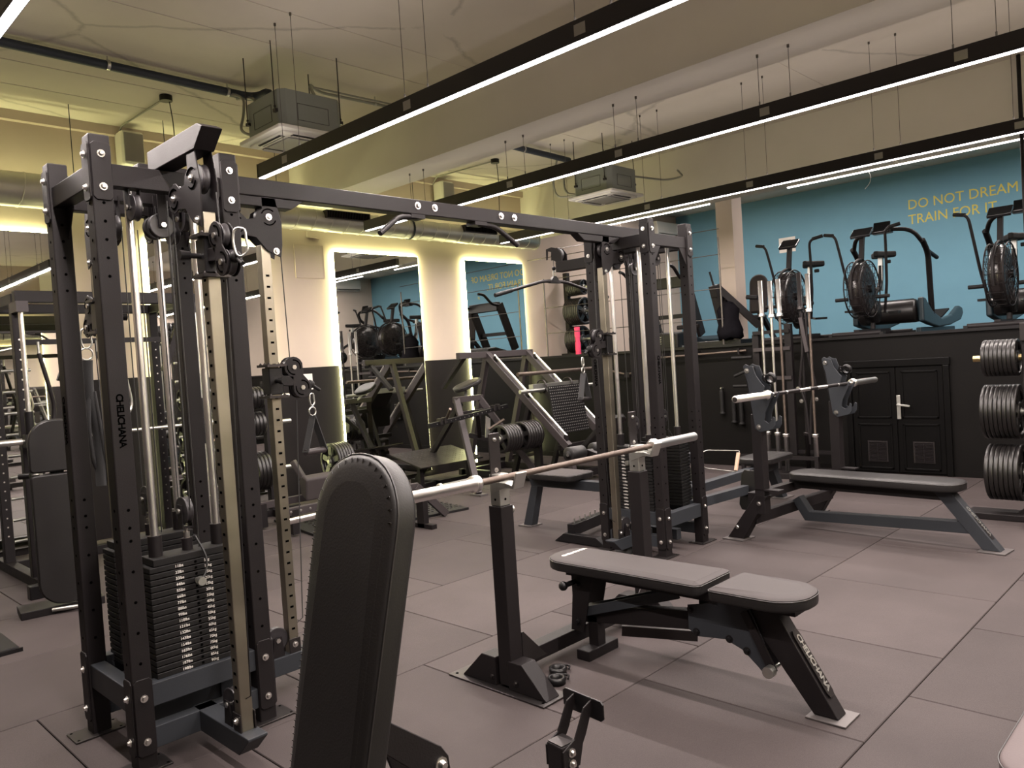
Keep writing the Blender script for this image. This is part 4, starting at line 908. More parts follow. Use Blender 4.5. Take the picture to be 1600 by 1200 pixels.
MB().prism([(-1.20, .11), (-1.14, .19), (-.02, .14), (.06, .26), (.12, .22), (.02, .065)], (-.04, 0, 0), (0, 1, 0), (0, 0, 1), (.08, 0, 0)).build('lower_rail', 'grey', t, .004)
MB().b2((-.60, .10, .13), (.60, .17, .21)).build('cross_tube', 'frame', t, .004)
MB().b2((-.60, .10, .30), (.60, .17, .37)).build('cross_tube', 'frame', t, .004)
for s in (-1, 1):
    x = s*.60
    MB().b2((x-.04, -.0, .22), (x+.04, .08, .98)).build('upright', 'frame', t, .004)
    MB().prism([(-.02, .36), (.08, .36), (.34, .01), (.20, .01)], (x-.04, 0, 0), (0, 1, 0), (0, 0, 1), (.08, 0, 0)).build('rear_leg', 'frame', t, .004)
    MB().b2((x-.09, .18, 0), (x+.09, .36, .01)).build('foot_plate', 'footmetal', t, .002)
    for q in (-1, 1):
        MB().prism([(.085, 1.345), (.115, 1.36), (.135, 1.345), (.13, 1.30), (.105, 1.22), (.09, 1.10), (.06, .87), (.02, .845), (-.085, .87), (-.105, .90), (-.108, .955), (-.09, .965), (-.078, .93), (-.05, .915), (-.02, .935), (-.03, .99), (-.07, 1.07), (-.105, 1.135), (-.092, 1.145), (-.07, 1.108), (-.035, 1.10), (-.02, 1.14), (-.035, 1.19), (-.01, 1.215), (.03, 1.27), (.055, 1.34)],
                   (x+q*.043, -.02, 0), (0, 1, 0), (0, 0, 1), (.007*q, 0, 0)).build('hook_plate', 'grey', t, .0015, seg=1)
    b_ = MB()
    for q in (-1, 1): bolts(b_, [(x+q*.051, .085, 1.31), (x+q*.051, .01, .885)], (q, 0, 0), .016, .012); bolts(b_, [(x+q*.04, .05, .30), (x+q*.04, .25, .10)], (q, 0, 0), .014)
    b_.build('bolt', 'bolt', t, kind='stuff')
    MB().prism([(.0, .86), (.06, .88), (.125, 1.33), (.075, 1.34)], (x-.038, -.005, 0), (0, 1, 0), (0, 0, 1), (.076, 0, 0)).build('plate_spacer', 'blackgl', t, .003)
    MB().b2((x-.04, -.12, .40), (x+.04, .08, .41)).build('step_plate', 'frame', t)
barbell('bright chrome barbell resting on the flat bench press in front of the black double door', (6.13, 2.628, 1.125), (1, -.087, 0), 'chrome')
clamp_collar('black clamp collar clipped on the left hook plate of the flat bench press', (5.515, 2.68, 1.245), (1, -.2, .3)); clamp_collar('black clamp collar clipped on the right hook plate of the flat bench press', (6.71, 2.58, 1.245), (1, -.2, .3))

# ------------------------------------------------------------------ foreground incline bench, foot catcher, pale bench
t = thing('incline_bench', 'dark incline bench in the foreground, its tall padded back seen at an angle', 'bench', (.80, 1.44, 0)); o = t.location
lean = V((.215, 0, .977)).normalized(); nrm = V((-.977, 0, .215))
pb0 = V((.850, 1.44, .44))
pad('back_pad', 'pad', t, pb0, lean, (0, 1, 0), .885, .315, .062, .03, .15, o, taper=.80, seam=.03)
pad('seat_pad', 'pad', t, (.86, 1.44, .40), (-1, 0, 0), (0, 1, 0), .42, .32, .055, .03, .14, o)
MB(o).bar((.45, 1.44, .30), (1.27, 1.44, .16), .08, .07).build('main_tube', 'frame', t, .004)
MB(o).b2((1.22, 1.14, 0), (1.30, 1.74, .07)).build('rear_foot', 'frame', t, .004); MB(o).bar((.52, 1.44, .36), (.40, 1.44, .02), .07, .07).build('front_leg', 'frame', t, .004); MB(o).b2((.30, 1.34, 0), (.48, 1.54, .01)).build('foot_plate', 'footmetal', t)
for s in (-1, 1):
    MB(o).prism([(.965, .745), (.95, .68), (1.035, .60), (1.05, .555), (1.04, .20), (1.11, .20), (1.135, .55), (1.13, .60), (1.11, .63)], (0, 1.44+s*.05, 0), (1, 0, 0), (0, 0, 1), (0, .008*s, 0)).build('brace_plate', 'frame', t, .002, seg=1)
    b_ = MB(o); bolts(b_, [(1.105, 1.44+s*.058, .590)], (0, s, 0), .014, .012); b_.build('brace_bolt', 'bolt', t)
MB(o).bar(pb0+lean*.1-nrm*.02+V((.0, 0, 0)), pb0+lean*.6-nrm*.01, .10, .03, up=(0, 1, 0)).build('pad_rail', 'frame', t)
t = thing('foot_catcher', 'black post with twin bent arms and a flat bar, bottom centre foreground', 'rack part', (1.54, 1.40, 0), math.radians(0)); t.rotation_euler.z = math.radians(-6)
MB().b2((-.030, -.030, 0), (.030, .030, .465)).build('post', 'frame', t, .004); MB().b2((-.027, -.027, .465), (.027, .027, .468)).build('post_cap', 'darksteel', t); MB().b2((-.12, -.10, 0), (.12, .10, .008)).build('foot_plate', 'darksteel', t)
for s in (-1, 1):
    MB().prism([(-.03, .40), (.03, .40), (.045, .455), (.058, .475), (.085, .535), (.085, .56), (.055, .548), (.015, .475), (-.03, .455)], (0, s*.0305, 0), (1, 0, 0), (0, 0, 1), (0, s*.005, 0)).build('bent_arm', 'frame', t, .001, seg=1)
    b_ = MB(); bolts(b_, [(.0, s*.036, .445), (.0, s*.036, .415)], (0, s, 0), .010, .008); b_.build('bolt', 'bolt', t, kind='stuff')
MB().prism([(-.078, .505), (-.068, .497), (.068, .497), (.078, .505), (.078, .545), (.068, .553), (-.068, .553), (-.078, .545)], (.084, 0, .012), (0, 1, 0), (0, 0, 1), (.006, 0, 0)).build('flat_bar', 'blackgl', t, .001, seg=1)
t = thing('pale_bench', 'pale grey bench pad cut off by the bottom right corner of the picture', 'bench', (2.6, .30, 0)); o = t.location
pad('seat_pad', 'padpink', t, (2.05, .30, .40), (1, 0, 0), (0, 1, 0), 1.15, .42, .055, .13, .10, o)
MB(o).b2((2.2, .26, .33), (3.05, .34, .40)).build('pad_rail', 'frame', t)
for x in (2.3, 2.95): MB(o).b2((x-.04, .26, .06), (x+.04, .34, .34)).build('leg', 'frame', t, .004); MB(o).b2((x-.04, .08, 0), (x+.04, .52, .06)).build('foot_bar', 'frame', t, .004)

# ------------------------------------------------------------------ plate rack at the right edge
t = thing('disc_rack', 'black upright rack with three stacks of discs at the right edge', 'weight rack', (7.1, 1.30, 0)); o = t.location
MB(o).b2((7.05, 1.29, 0), (7.15, 1.38, 1.52)).build('post', 'frame', t, .005); MB(o).b2((6.75, 1.26, 0), (7.45, 1.34, .075)).build('foot_bar', 'frame', t, .005); MB(o).b2((6.98, 1.0, 0), (7.22, 1.80, .05)).build('base_rail', 'frame', t, .005)
MB(o).b2((7.02, 1.22, 1.40), (7.18, 1.38, 1.54)).build('head_plate', 'darksteel', t, .005)
MB(o).prism([(0, 0), (.10, 0), (.04, .05), (0, .05)], (7.06, 1.36, .05), (0, 1, 0), (0, 0, 1), (.08, 0, 0)).build('gusset', 'frame', t)
for z, R, T, n, w_ in ((1.275, .145, .0275, 8, 'the top peg of the rack at the right edge'), (.85, .215, .0285, 8, 'the middle peg of the rack at the right edge'), (.37, .222, .031, 7, 'the bottom peg of the rack at the right edge')):
    MB(o).cyl((7.1, 1.34, z), (7.1, 1.72 if z > 1 else 1.67, z), .0245, 16).build('peg', 'gold' if z > 1 else 'zinc', t)
    disc_row(n, (7.1, 1.405, z), (0, 1, 0), R, T, w_, 'discs on the rack at the right edge')
b_ = MB(o); bolts(b_, [(7.1-.05, 1.30, z) for z in (1.30, 1.2, .9, .8, .42, .32)], (-1, 0, 0), .012); b_.build('bolt', 'bolt', t, kind='stuff')
t = thing('steel_pole', 'thin black pole from mezzanine edge to ceiling at the right edge', 'pole', (8.88, 1.655, ZM)); MB().cyl((0, 0, .012), (0, 0, ZC-ZM), .018, 10).build('tube', 'frame', t); MB().cyl((0, 0, .012), (0, 0, .03), .05, 14).build('base_flange', 'frame', t)

# ------------------------------------------------------------------ smith machine and stored bench at the far left
t = thing('smith_machine', 'black smith machine with chrome guide rods at the left edge', 'smith machine', (2.25, 7.1, 0)); o = t.location
for x, in ((1.66,), (2.98,)):
    for y in (6.85, 7.65):
        MB(o).b2((x-.038, y-.038, .07), (x+.038, y+.038, 2.19)).build('post', 'frame', t, .005)
        h = MB(o); holes(h, (x, y-.038, .3), (0, -1, 0), (x, y-.038, 1.9), 22, 0, .007); holes(h, (x+.038, y, .3), (1, 0, 0), (x+.038, y, 1.9), 22, 0, .007); h.build('adjustment_hole', 'bolt', t, kind='stuff')
    MB(o).b2((x-.04, 6.45, 0), (x+.04, 7.95, .08)).build('floor_rail', 'frame', t, .005); MB(o).b2((x-.04, 6.8, 2.17), (x+.04, 7.7, 2.25)).build('top_rail', 'frame', t, .005)
    MB(o).cyl((x+.0, 6.72, .10), (x+.0, 6.72, 2.13), .0175, 14).build('guide_rod', 'chrome', t); MB(o).cyl((x, 6.72, .08), (x, 6.72, .20), .03, 14).build('rod_buffer', 'rubber', t)
    MB(o).cyl((x, 6.72, .95), (x, 6.72, 1.35), .032, 14).build('bearing_sleeve', 'blackgl', t); MB(o).b2((x-.045, 6.66, 1.08), (x+.045, 6.76, 1.18)).build('bar_carrier', 'frame', t)
    MB(o).b2((x-.04, 6.66, 2.10), (x+.04, 6.85, 2.18)).build('rod_mount', 'wgrey', t)
MB(o).b2((1.62, 6.68, 2.17), (3.02, 6.76, 2.26)).build('front_beam', 'frame', t, .005); MB(o).b2((1.62, 7.61, 2.17), (3.02, 7.69, 2.25)).build('rear_beam', 'frame', t, .005); MB(o).b2((1.62, 7.6, 0), (3.02, 7.68, .08)).build('rear_foot_beam', 'frame', t, .005)
MB(o).b2((1.66, 6.84, 1.86), (2.98, 6.88, 1.90)).build('storage_rod', 'frame', t)
MB(o).bar((2.93, 6.80, 2.16), (2.72, 6.80, 1.60), .05, .05).build('brace', 'frame', t); MB(o).b2((1.5, 6.42, 0), (1.75, 6.50, .10)).build('front_foot', 'blackgl', t, .006)
MB(o).cyl((1.15, 6.72, 1.13), (3.45, 6.72, 1.13), .0145, 12).build('smith_bar', 'zinc', t)
for s, x in ((-1, 1.60), (1, 3.04)): MB(o).cyl((x, 6.72, 1.13), (x+s*.38, 6.72, 1.13), .025, 14).build('bar_sleeve', 'chrome', t)
for k in range(9):
    z = .35+k*.165
    for x in (1.66, 2.98): MB(o).cyl((x-.10, 6.98, z), (x+.10, 6.98, z), .012, 8).build('catch_peg', 'zinc', t)
for z, R in ((1.33, .11), (.98, .16), (.74, .16), (.42, .20)):
    MB(o).cyl((3.018, 7.25, z), (3.30, 7.25, z), .0245, 12).build('storage_peg', 'zinc', t)
    disc_row(5 if R < .2 else 4, (3.03, 7.25, z), (1, 0, 0), R, .036, 'the %s peg of the smith machine' % {1.33: 'top', .98: 'second', .74: 'third', .42: 'lowest'}[z], 'discs stored on the smith machine')
for x in (1.78, 1.95, 2.2, 2.36):
    tt = thing('hanging_attachment', {1.78: 'long dark cable bar', 1.95: 'curved chrome pull bar', 2.2: 'dark strap with ball grip', 2.36: 'thin chrome hook bar'}[x]+' hanging from the rod of the smith machine', 'attachment', (x, 6.80, 1.84), group='attachments hanging in the smith machine')
    MB().cyl((0, 0, .04), (0, 0, -.06), .010, 8).build('hook', 'zinc', tt); MB().tube(smooth([(0, 0, -.05), (.05, 0, -.3), (.08, .02, -.5), (.02, 0, -.78 if x < 2.3 else -.6)], 4), .016 if x in (1.78, 2.2) else .011, 8).build('bar_body', 'frame' if x in (1.78, 2.2) else 'chrome', tt)
    if x == 2.2: MB().ball((.02, 0, -.83), .045).build('ball_grip', 'rubber', tt)
t = thing('stored_bench', 'black adjustable bench tipped up on end, left of the nearest tower', 'bench', (1.60, 5.9, 0), math.radians(-8))
pad('back_pad', 'pad', t, (0, -.045, .06), (0, 0, 1), (1, 0, 0), .88, .33, .055, .15, .03); pad('seat_pad', 'pad', t, (0, -.045, .955), (0, 0, 1), (1, 0, 0), .35, .33, .055, .03, .15)
MB().b2((-.04, .03, .10), (.04, .10, 1.15)).build('frame_tube', 'frame', t, .004); MB().cyl((-.10, -.02, .03), (.16, -.10, .03), .014, 8).build('foot_rod', 'zinc', t); MB().b2((-.28, -.02, .0), (.22, .22, .05)).build('base_foot', 'frame', t, .004)
for s in (-1, 1): MB().b2((s*.10-.01, -.03, .93), (s*.10+.01, .01, .98)).build('hinge', 'zinc', t)
MB().cyl((-.22, .05, .94), (-.16, .02, .94), .02, 10).build('pull_pin', 'blackgl', t)
t = thing('rubber_platform', 'low black rubber platform edge on the floor at the left edge', 'platform', (.4, 5.9, 0)); MB((.4, 5.9, 0)).b2((-.4, 5.25, .0), (1.15, 6.6, .03)).build('platform_top', 'rubber', t, .006); MB((.4, 5.9, 0)).b2((-.4, 5.235, 0), (1.165, 5.25, .022)).build('edge_strip', 'blackgl', t)

# ------------------------------------------------------------------ disc tree by the mirror wall
t = thing('disc_tree', 'small disc tree between the smith machine and the hip thrust machine', 'weight rack', (4.15, 7.75, 0)); o = t.location
MB(o).b2((4.11, 7.71, 0), (4.19, 7.79, 1.45)).build('post', 'frame', t, .004); MB(o).b2((3.85, 7.71, 0), (4.45, 7.79, .07)).build('foot_bar', 'frame', t); MB(o).b2((4.11, 7.45, 0), (4.19, 8.05, .07)).build('foot_bar', 'frame', t)
for z, R in ((1.28, .12), (1.0, .13), (.50, .21)):
    MB(o).cyl((3.88, 7.75, z), (4.42, 7.75, z), .0245, 12).build('peg', 'zinc', t); disc_row(4, (3.91, 7.75, z), (1, 0, 0), R, .04, 'the %s peg of the small disc tree' % {1.28: 'top', 1.0: 'middle', .5: 'bottom'}[z], 'discs on the small disc tree')

# ------------------------------------------------------------------ hip thrust machine
t = thing('hip_thrust_machine', 'low hip thrust machine with pale pad and tread mat, behind the incline bench', 'machine', (4.6, 6.8, 0)); o = t.location
MB(o).prism([(3.75, 6.2), (5.35, 5.95), (5.5, 7.15), (3.95, 7.4)], (0, 0, 0), (1, 0, 0), (0, 1, 0), (0, 0, .025)).build('tread_mat', 'rubber', t, .003)
b = MB(o)
for i in range(26):
    for j in range(12):
        b.box((3.95+i*.056+j*.012, 6.28+j*.09-i*.008, .028), (.035, .010, .006), .5 if (i+j) % 2 else -.5)
b.build('tread_pattern', 'darksteel', t, kind='stuff')
MB(o).prism([(0, .24), (.10, .30), (.13, .44), (.06, .50), (-.02, .46)], (4.02, 6.85, 0), (0, 1, 0), (0, 0, 1), (1.0, 0, 0)).build('back_pad', 'padlight', t, .02, seg=3)
MB(o).bar((4.2, 7.1, .35), (4.1, 7.2, .62), .10, .05).build('side_pad', 'padlight', t, .01)
for y in (6.55, 7.15): MB(o).b2((3.6, y-.03, .20), (4.9, y+.03, .27)).build('frame_rail', 'wgrey', t, .004)
d = MB(o); bolts(d, [(3.66+.10*k, 6.52, .235) for k in range(6)], (0, -1, 0), .010); d.build('bolt', 'bolt', t, kind='stuff')
for x, y in ((3.7, 6.55), (3.7, 7.15), (4.85, 6.55), (4.85, 7.15)): MB(o).b2((x-.035, y-.035, .02), (x+.035, y+.035, .25)).build('leg', 'frame', t)
MB(o).bar((4.72, 6.0, .34), (5.02, 5.93, .02), .07, .07).build('front_strut', 'wgrey', t, .003); MB(o).bar((4.3, 6.2, .32), (4.75, 6.0, .34), .06, .06).build('front_strut', 'wgrey', t, .003)
MB(o).cyl((4.78, 7.62, .50), (5.25, 7.62, .50), .0245, 12).build('disc_peg', 'zinc', t); MB(o).b2((5.0, 7.15, .25), (5.08, 7.66, .52)).build('peg_post', 'frame', t)
disc_row(6, (4.80, 7.62, .50), (1, 0, 0), .205, .034, 'the peg beside the hip thrust machine', 'discs by the hip thrust machine')
t = barbell('bright barbell lying low across the hip thrust machine', (4.15, 5.72, .33), (1, .06, 0), 'barshaft')
t = thing('bar_cradle', 'low black cradle stand under the barbell near the hip thrust machine', 'stand', (4.0, 5.72, 0)); o = t.location
for x in (3.72, 4.55): MB(o).b2((x-.03, 5.66, 0), (x+.03, 5.76, .31)).build('cradle_post', 'frame', t, .003); MB(o).b2((x-.03, 5.55, 0), (x+.03, 5.9, .04)).build('cradle_foot', 'frame', t)

# ------------------------------------------------------------------ chest supported row machine
t = thing('chest_row_machine', 'purple-grey chest supported row machine with round chest pad, in front of mirrors', 'machine', (6.4, 7.0, 0)); o = t.location
def br(a, b, w=.07, h=.07, m='wgrey', n='frame_bar'): return MB(o).bar(a, b, w, h).build(n, m, t, .004)
TL, TR = V((6.28, 7.08, 1.07)), V((6.66, 7.08, 1.07)); FL, FR = V((5.98, 6.47, .02)), V((7.07, 6.50, .02))
br(TL, FL, n='front_leg'); br(TR, FR, n='rear_leg'); br(TL-V((.035, 0, 0)), TR+V((.035, 0, 0))); br(TL.lerp(FL, .16), TR.lerp(FR, .16), .05, .06, 'frame')
for p in (FL, FR): MB(o).b2((p.x-.06, p.y-.09, 0), (p.x+.06, p.y+.09, .02)).build('foot_plate', 'footmetal', t)
br((6.36, 7.1, 1.02), (6.25, 7.9, .05), .06, .06, 'frame', 'rear_brace'); br((6.46, 7.1, .62), (6.9, 6.75, .46), .06, .06, 'frame', 'lever_rail')
br((6.45, 7.10, 1.08), (6.55, 7.20, 1.20), .03, .03, 'zinc', 'pad_post')
pad('chest_pad', 'pad', t, V((6.42, 7.26, 1.15)), V((.80, -.50, .34)).normalized(), V((.46, .88, .13)).normalized(), .36, .28, .05, .12, .12, o)
LA, LB = V((5.58, 6.78, .83)), V((6.84, 6.78, .945)); MB(o).bar(LA, LB, .045, .05).build('lever_bar', 'blackgl', t, .003)
h = MB(o); holes(h, LA.lerp(LB, .08)-V((0, .025, 0)), (0, -1, 0), LA.lerp(LB, .92)-V((0, .025, 0)), 16, 0, .006); h.build('lever_hole', 'bolt', t, kind='stuff')
br((6.35, 6.8, .88), (6.55, 7.0, .60), .05, .05, 'frame', 'lever_arm')
for q, z, dx_ in ((.2, .04, -.06), (.72, -.22, .13)): p = LA.lerp(LB, q); MB(o).cyl(p+V((0, -.02, z)), p+V((dx_, -.16, z+.11)), .017, 12).build('grip', 'barshaft', t)
MB(o).prism([(0, 0), (.08, 0), (.10, .22), (.03, .26)], (6.42, 6.76, .60), (1, 0, 0), (0, 0, 1), (0, .01, 0)).build('lever_plate', 'zinc', t)
for q in (.12, .17, .80, .86): MB(o).box(LA.lerp(LB, q)+V((0, -.01, .02)), (.03, .07, .07)).build('lever_clamp', 'darksteel', t, .003)
st = MB(o); st.prism([(0, 0), (1.0, 0), (1.0, .62), (0, .62)], (5.72, 7.15, .30), (1, 0, .0), (0, .97, .22), (0, -.004, .015)); st.build('step_plate', 'darksteel', t)
b = MB(o)
for i in range(17):
    for j in range(10): b.box((5.76+i*.058, 7.19+j*.058, .323+j*.0135), (.036, .008, .004), .7 if (i+j) % 2 else -.7)
b.build('tread_pattern', 'footmetal', t, kind='stuff')
for x in (5.85, 6.65): MB(o).b2((x-.03, 7.3, 0), (x+.03, 7.36, .34)).build('step_post', 'frame', t)
MB(o).b2((5.6, 7.5, 0), (6.85, 7.57, .06)).build('floor_rail', 'frame', t); MB(o).b2((6.22, 7.5, .0), (6.29, 8.0, .06)).build('floor_rail', 'frame', t)

# ------------------------------------------------------------------ leg press
t = thing('leg_press', 'large purple-grey leg press with sloping chrome rails and studded foot plate', 'machine', (7.4, 6.8, 0)); o = t.location
def lb(a, b, w=.07, h=.08, m='wgrey', n='frame_bar'): return MB(o).bar(a, b, w, h).build(n, m, t, .004)
R1a, R1b = V((7.0, 7.25, 1.60)), V((7.0, 5.96, .44)); R2a, R2b = V((7.75, 7.25, 1.60)), V((7.75, 5.96, .44))
for a, b in ((R1a, R1b), (R2a, R2b)):
    lb(a, b, .075, .09, n='slide_beam')
    d = (b-a).normalized(); n = V((0, -d.z, d.y)); n = n if n.z > 0 else -n
    MB(o).cyl(a+d*.12+n*.085, b-d*.10+n*.085, .016, 12).build('guide_rod', 'chrome', t)
    for q in (.10, .5, .95): MB(o).b2(a.lerp(b, q)+n*.05-V((.02, .02, .02)), a.lerp(b, q)+n*.05+V((.02, .02, .05))).build('rod_clamp', 'frame', t)
    lb(a-V((0, 0, .02)), (a.x, 7.75, .03), .07, .07, n='rear_leg'); lb(a.lerp(b, .55), (a.x, 6.9, .03), .06, .06, 'frame', 'mid_leg'); lb((a.x, 5.9, .05), (a.x, 7.9, .05), .08, .08, 'frame', 'floor_rail'); lb(b, (b.x, 5.90, .05), .07, .07, n='front_leg')
lb((6.50, 7.25, 1.60), (7.85, 7.25, 1.60), .07, .08, n='top_beam'); lb((6.6, 7.25, 1.58), (6.62, 7.7, 1.2), .07, .04, 'frame', 'top_brace'); lb((6.96, 7.8, .05), (7.79, 7.8, .05), .08, .08, 'frame'); lb((6.96, 5.93, .10), (7.79, 5.93, .10), .08, .08, 'frame')
d = (R1b-R1a).normalized(); n = V((0, -d.z, d.y)); n = n if n.z > 0 else -n
# sled with studded plate
c0 = V((0, 6.45, 1.16))
MB(o).bar((6.94, c0.y, c0.z), (7.81, c0.y, c0.z), .07, .07).build('sled_beam', 'zinc', t)
MB(o).cyl((6.72, c0.y, c0.z+.17), (8.2, c0.y, c0.z+.17), .0245, 14).build('disc_sleeve', 'barshaft', t); MB(o).cyl((6.72, c0.y-.02, c0.z-.04), (8.2, c0.y-.02, c0.z-.04), .0245, 14).build('disc_sleeve', 'zinc', t)
fpn = V((0, -.985, .17)).normalized(); fu = V((0, .17, .985)).normalized()
pc = V((7.05, 6.17, .58))
MB(o).bar((7.36, 6.45, 1.12), (7.36, 6.25, .9), .4, .06).build('plate_arm', 'frame', t)
fpl = MB(o).prism([(-.0, -.0), (.62, 0), (.62, .59), (0, .59)], pc, (1, 0, 0), fu, -fpn*.02).build('foot_plate', 'blackgl', t)
b = MB(o)
for i in range(17):
    for j in range(17): 
        p = pc+V((.018+i*.0365, 0, 0))+fu*(.018+j*.0345); b.cyl(p, p+fpn*.005, .0065, 6)
b.build('grip_stud', 'zinc', fpl, kind='stuff')
for s in (0, 1):
    MB(o).tube(arc(V((7.15+.5*s, c0.y+.02, c0.z)), .08, 0, 2*PI, 18, (0, 1, 0), (0, 0, 1))[:-1], .010, 6, True).build('counter_ring', 'darksteel', t)
lb((7.05, 6.15, .42), (7.70, 6.15, .42), .06, .06, 'frame', 'seat_beam')
pad('seat_pad', 'pad', t, (7.375, 6.3, .32), (0, -1, 0), (1, 0, 0), .40, .40, .06, .05, .05, o)
pad('back_pad', 'pad', t, (7.375, 5.95, .34), V((0, -.75, .66)), (1, 0, 0), .62, .40, .06, .05, .10, o)
MB(o).cyl((6.28, 6.43, .60), (6.98, 6.43, .60), .0245, 12).build('storage_peg', 'zinc', t); MB(o).b2((6.95, 6.38, .05), (7.0, 6.48, .70)).build('peg_post', 'frame', t)
disc_row(6, (6.32, 6.43, .60), (1, 0, 0), .165, .040, 'the outer half of the leg press side peg', 'discs stored on the leg press')
disc_row(6, (6.66, 6.43, .60), (1, 0, 0), .172, .042, 'the inner half of the leg press side peg', 'discs stored on the leg press')
# ------------------------------------------------------------------ standing bar holder and wall pegs
t = thing('bar_holder', 'black steel floor stand holding upright barbells left of the double door', 'barbell stand', (8.45, 3.9, 0)); o = t.location
MB(o).b2((8.2, 3.50, 0), (8.72, 4.40, .06)).build('base_box', 'frame', t, .004); [MB(o).b2((x_, 3.5, .22), (x_+.03, 4.4, .26)).build('tube_shelf', 'frame', t) for x_ in (8.2, 8.69)]
for x, y in ((8.22, 3.52), (8.22, 4.38), (8.70, 3.52), (8.70, 4.38)): MB(o).b2((x-.02, y-.02, .05), (x+.02, y+.02, .24)).build('corner_post', 'frame', t)
MB(o).b2((8.66, 4.34, .2), (8.72, 4.42, 1.62)).build('back_post', 'frame', t, .003); MB(o).b2((8.66, 3.94, .2), (8.72, 4.02, 1.72)).build('back_post', 'frame', t, .003)
for y, z in ((4.15, 1.42), (4.15, 1.62), (4.15, 1.08)): MB(o).b2((8.64, 3.95, z), (8.68, 4.40, z+.04)).build('cross_bar', 'frame' if z > 1.5 else 'wgrey', t)
for y, z, dy in ((4.40, 1.36, .26), (4.40, 1.02, .26), (4.42, 1.16, .22)): MB(o).cyl((8.60, y, z+(.06 if dy < .25 else 0)), (8.60, y+dy, z-(.02 if dy < .25 else 0)), .018, 12).build('side_peg', 'rubber', t)
lab = [('upright chrome barbell nearest the beige column', 8.50, 4.20, 2.24, .15), ('upright chrome barbell second from the beige column', 8.45, 4.06, 2.22, .3), ('upright barbell with grey shaft behind the left hook plate', 8.32, 3.90, 2.22, .3), ('dark upright barbell in the middle of the holder', 8.50, 3.74, 2.28, .3), ('upright barbell nearest the double door', 8.35, 3.58, 2.24, .25)]
for l_, x, y, zt, zb in lab:
    tt = thing('barbell', l_, 'barbell', (x, y, .07), group='barbells standing in the floor holder'); L = zt-.07; dk = 'dark' in l_
    MB().cyl((0, 0, .42), (0, 0, L-.42), .0142, 12).build('shaft', 'chrome' if 'chrome' in l_ else ('frame' if dk else 'barshaft'), tt)
    for z0, s in ((.42, -1), (L-.42, 1)):
        MB().lathe((0, 0, z0), (0, 0, s), [(0, .014), (0, .036), (.012, .036), (.02, .029), (.03, .036), (.036, .025), (.415, .025), (.415, 0)], 16).build('sleeve', 'darksteel' if dk else 'chrome', tt)
tt = thing('trap_bar', 'angular black specialty bar leaning beside the barbells', 'barbell', (8.40, 3.66, .07), group='barbells standing in the floor holder')
for s in (-1, 1): MB().tube(fillet([(0, 0, .30), (0, s*.03, .75), (0, s*.09, .95), (-.02, s*.03, 1.30), (0, s*.02, 1.75)], .04), .016, 8).build('frame_tube', 'frame', tt)
d = MB(); bolts(d, [(-.02, .10, .92), (-.02, -.10, .80), (-.02, .07, .78), (-.02, -.04, .92)], (-1, 0, 0), .018); d.build('bolt', 'bolt', tt, kind='stuff'); MB().bar((-.02, .03, 1.70), (-.03, -.03, 1.32), .03, .04).build('pale_grip', 'wgrey', tt)
for k, (y, z, h, l_) in enumerate(((5.0, .98, .33, 'black textured rope grip hanging left on the black wall'), (4.84, .72+.12, .30, 'black textured rope grip hanging right of the first, pair outer'), (4.74, .72+.10, .30, 'smooth black grip hanging beside the paired rope grips'))):
    tt = thing('hanging_grip', l_, 'handle', (X1, y, z), group='grips on the black wall')
    MB().cyl((0, 0, 0), (-.05, 0, .0), .012, 10).build('hook', 'bolt', tt); b = MB(); b.lathe((-.04, 0, -h), (0, 0, 1), [(0, 0), (0, .034), (.02, .036), (.03, .024)]+[(.03+j*.012, .024+.003*(j % 2)) for j in range(int((h-.05)/.012))]+[(h-.01, .012), (h, .012), (h, 0)], 12); b.build('grip_body', 'rubber', tt)
# wall rail with bars under the mezzanine edge
t = thing('wall_bar', 'steel bar held on brackets just under the mezzanine edge left of the holder', 'bar', (8.86, 5.2, 1.44)); MB().cyl((0, -.6, .0), (0, .75, -.03), .016, 10).build('bar_shaft', 'barshaft', t)
for y in (-.5, .1, .6): MB().b2((-.02, y-.012, -.04), (.09, y+.012, .03)).build('wall_bracket', 'frame', t)
t = thing('wall_bar', 'angled black bar on hooks low behind the farther tower', 'bar', (8.86, 6.4, 1.2)); MB().tube(fillet([(0, -.5, .12), (0, .0, 0), (0, .5, .12)], .1), .016, 8).build('bar_shaft', 'barshaft', t); MB().b2((-.02, -.04, -.03), (.09, .04, .03)).build('wall_bracket', 'frame', t)

# ------------------------------------------------------------------ mezzanine: railing, discs, machines
ZZ = ZM-.02
t = thing('cable_railing', 'black wire railing along the mezzanine edge left of the beige column', 'railing', (9.02, 6.4, ZM+.012)); o = t.location
MB(o).cyl((9.02, 7.98, ZM+.012), (9.02, 7.98, 2.72), .012, 8).build('rail_post', 'wire', t); MB(o).cyl((9.02, 4.99, ZM+.012), (9.02, 4.99, 2.9), .012, 8).build('rail_post', 'wire', t)
for z in (1.86, 2.25, 2.68, 3.02): MB(o).cyl((9.02, 4.97, z+(0 if z < 3 else -.02)), (9.02, 8.0 if z < 3 else 8.29, z+.02), .006, 6).build('rail_cable', 'wire', t)
t = thing('disc_tower', 'black disc tower on the mezzanine beside the room corner', 'weight rack', (9.78, 7.9, ZZ)); o = t.location
MB(o).b2((9.74, 8.12, ZZ), (9.82, 8.20, 2.86)).build('post', 'frame', t, .004); MB(o).b2((9.60, 7.6, ZZ), (9.96, 8.2, ZZ+.06)).build('foot_bar', 'frame', t)
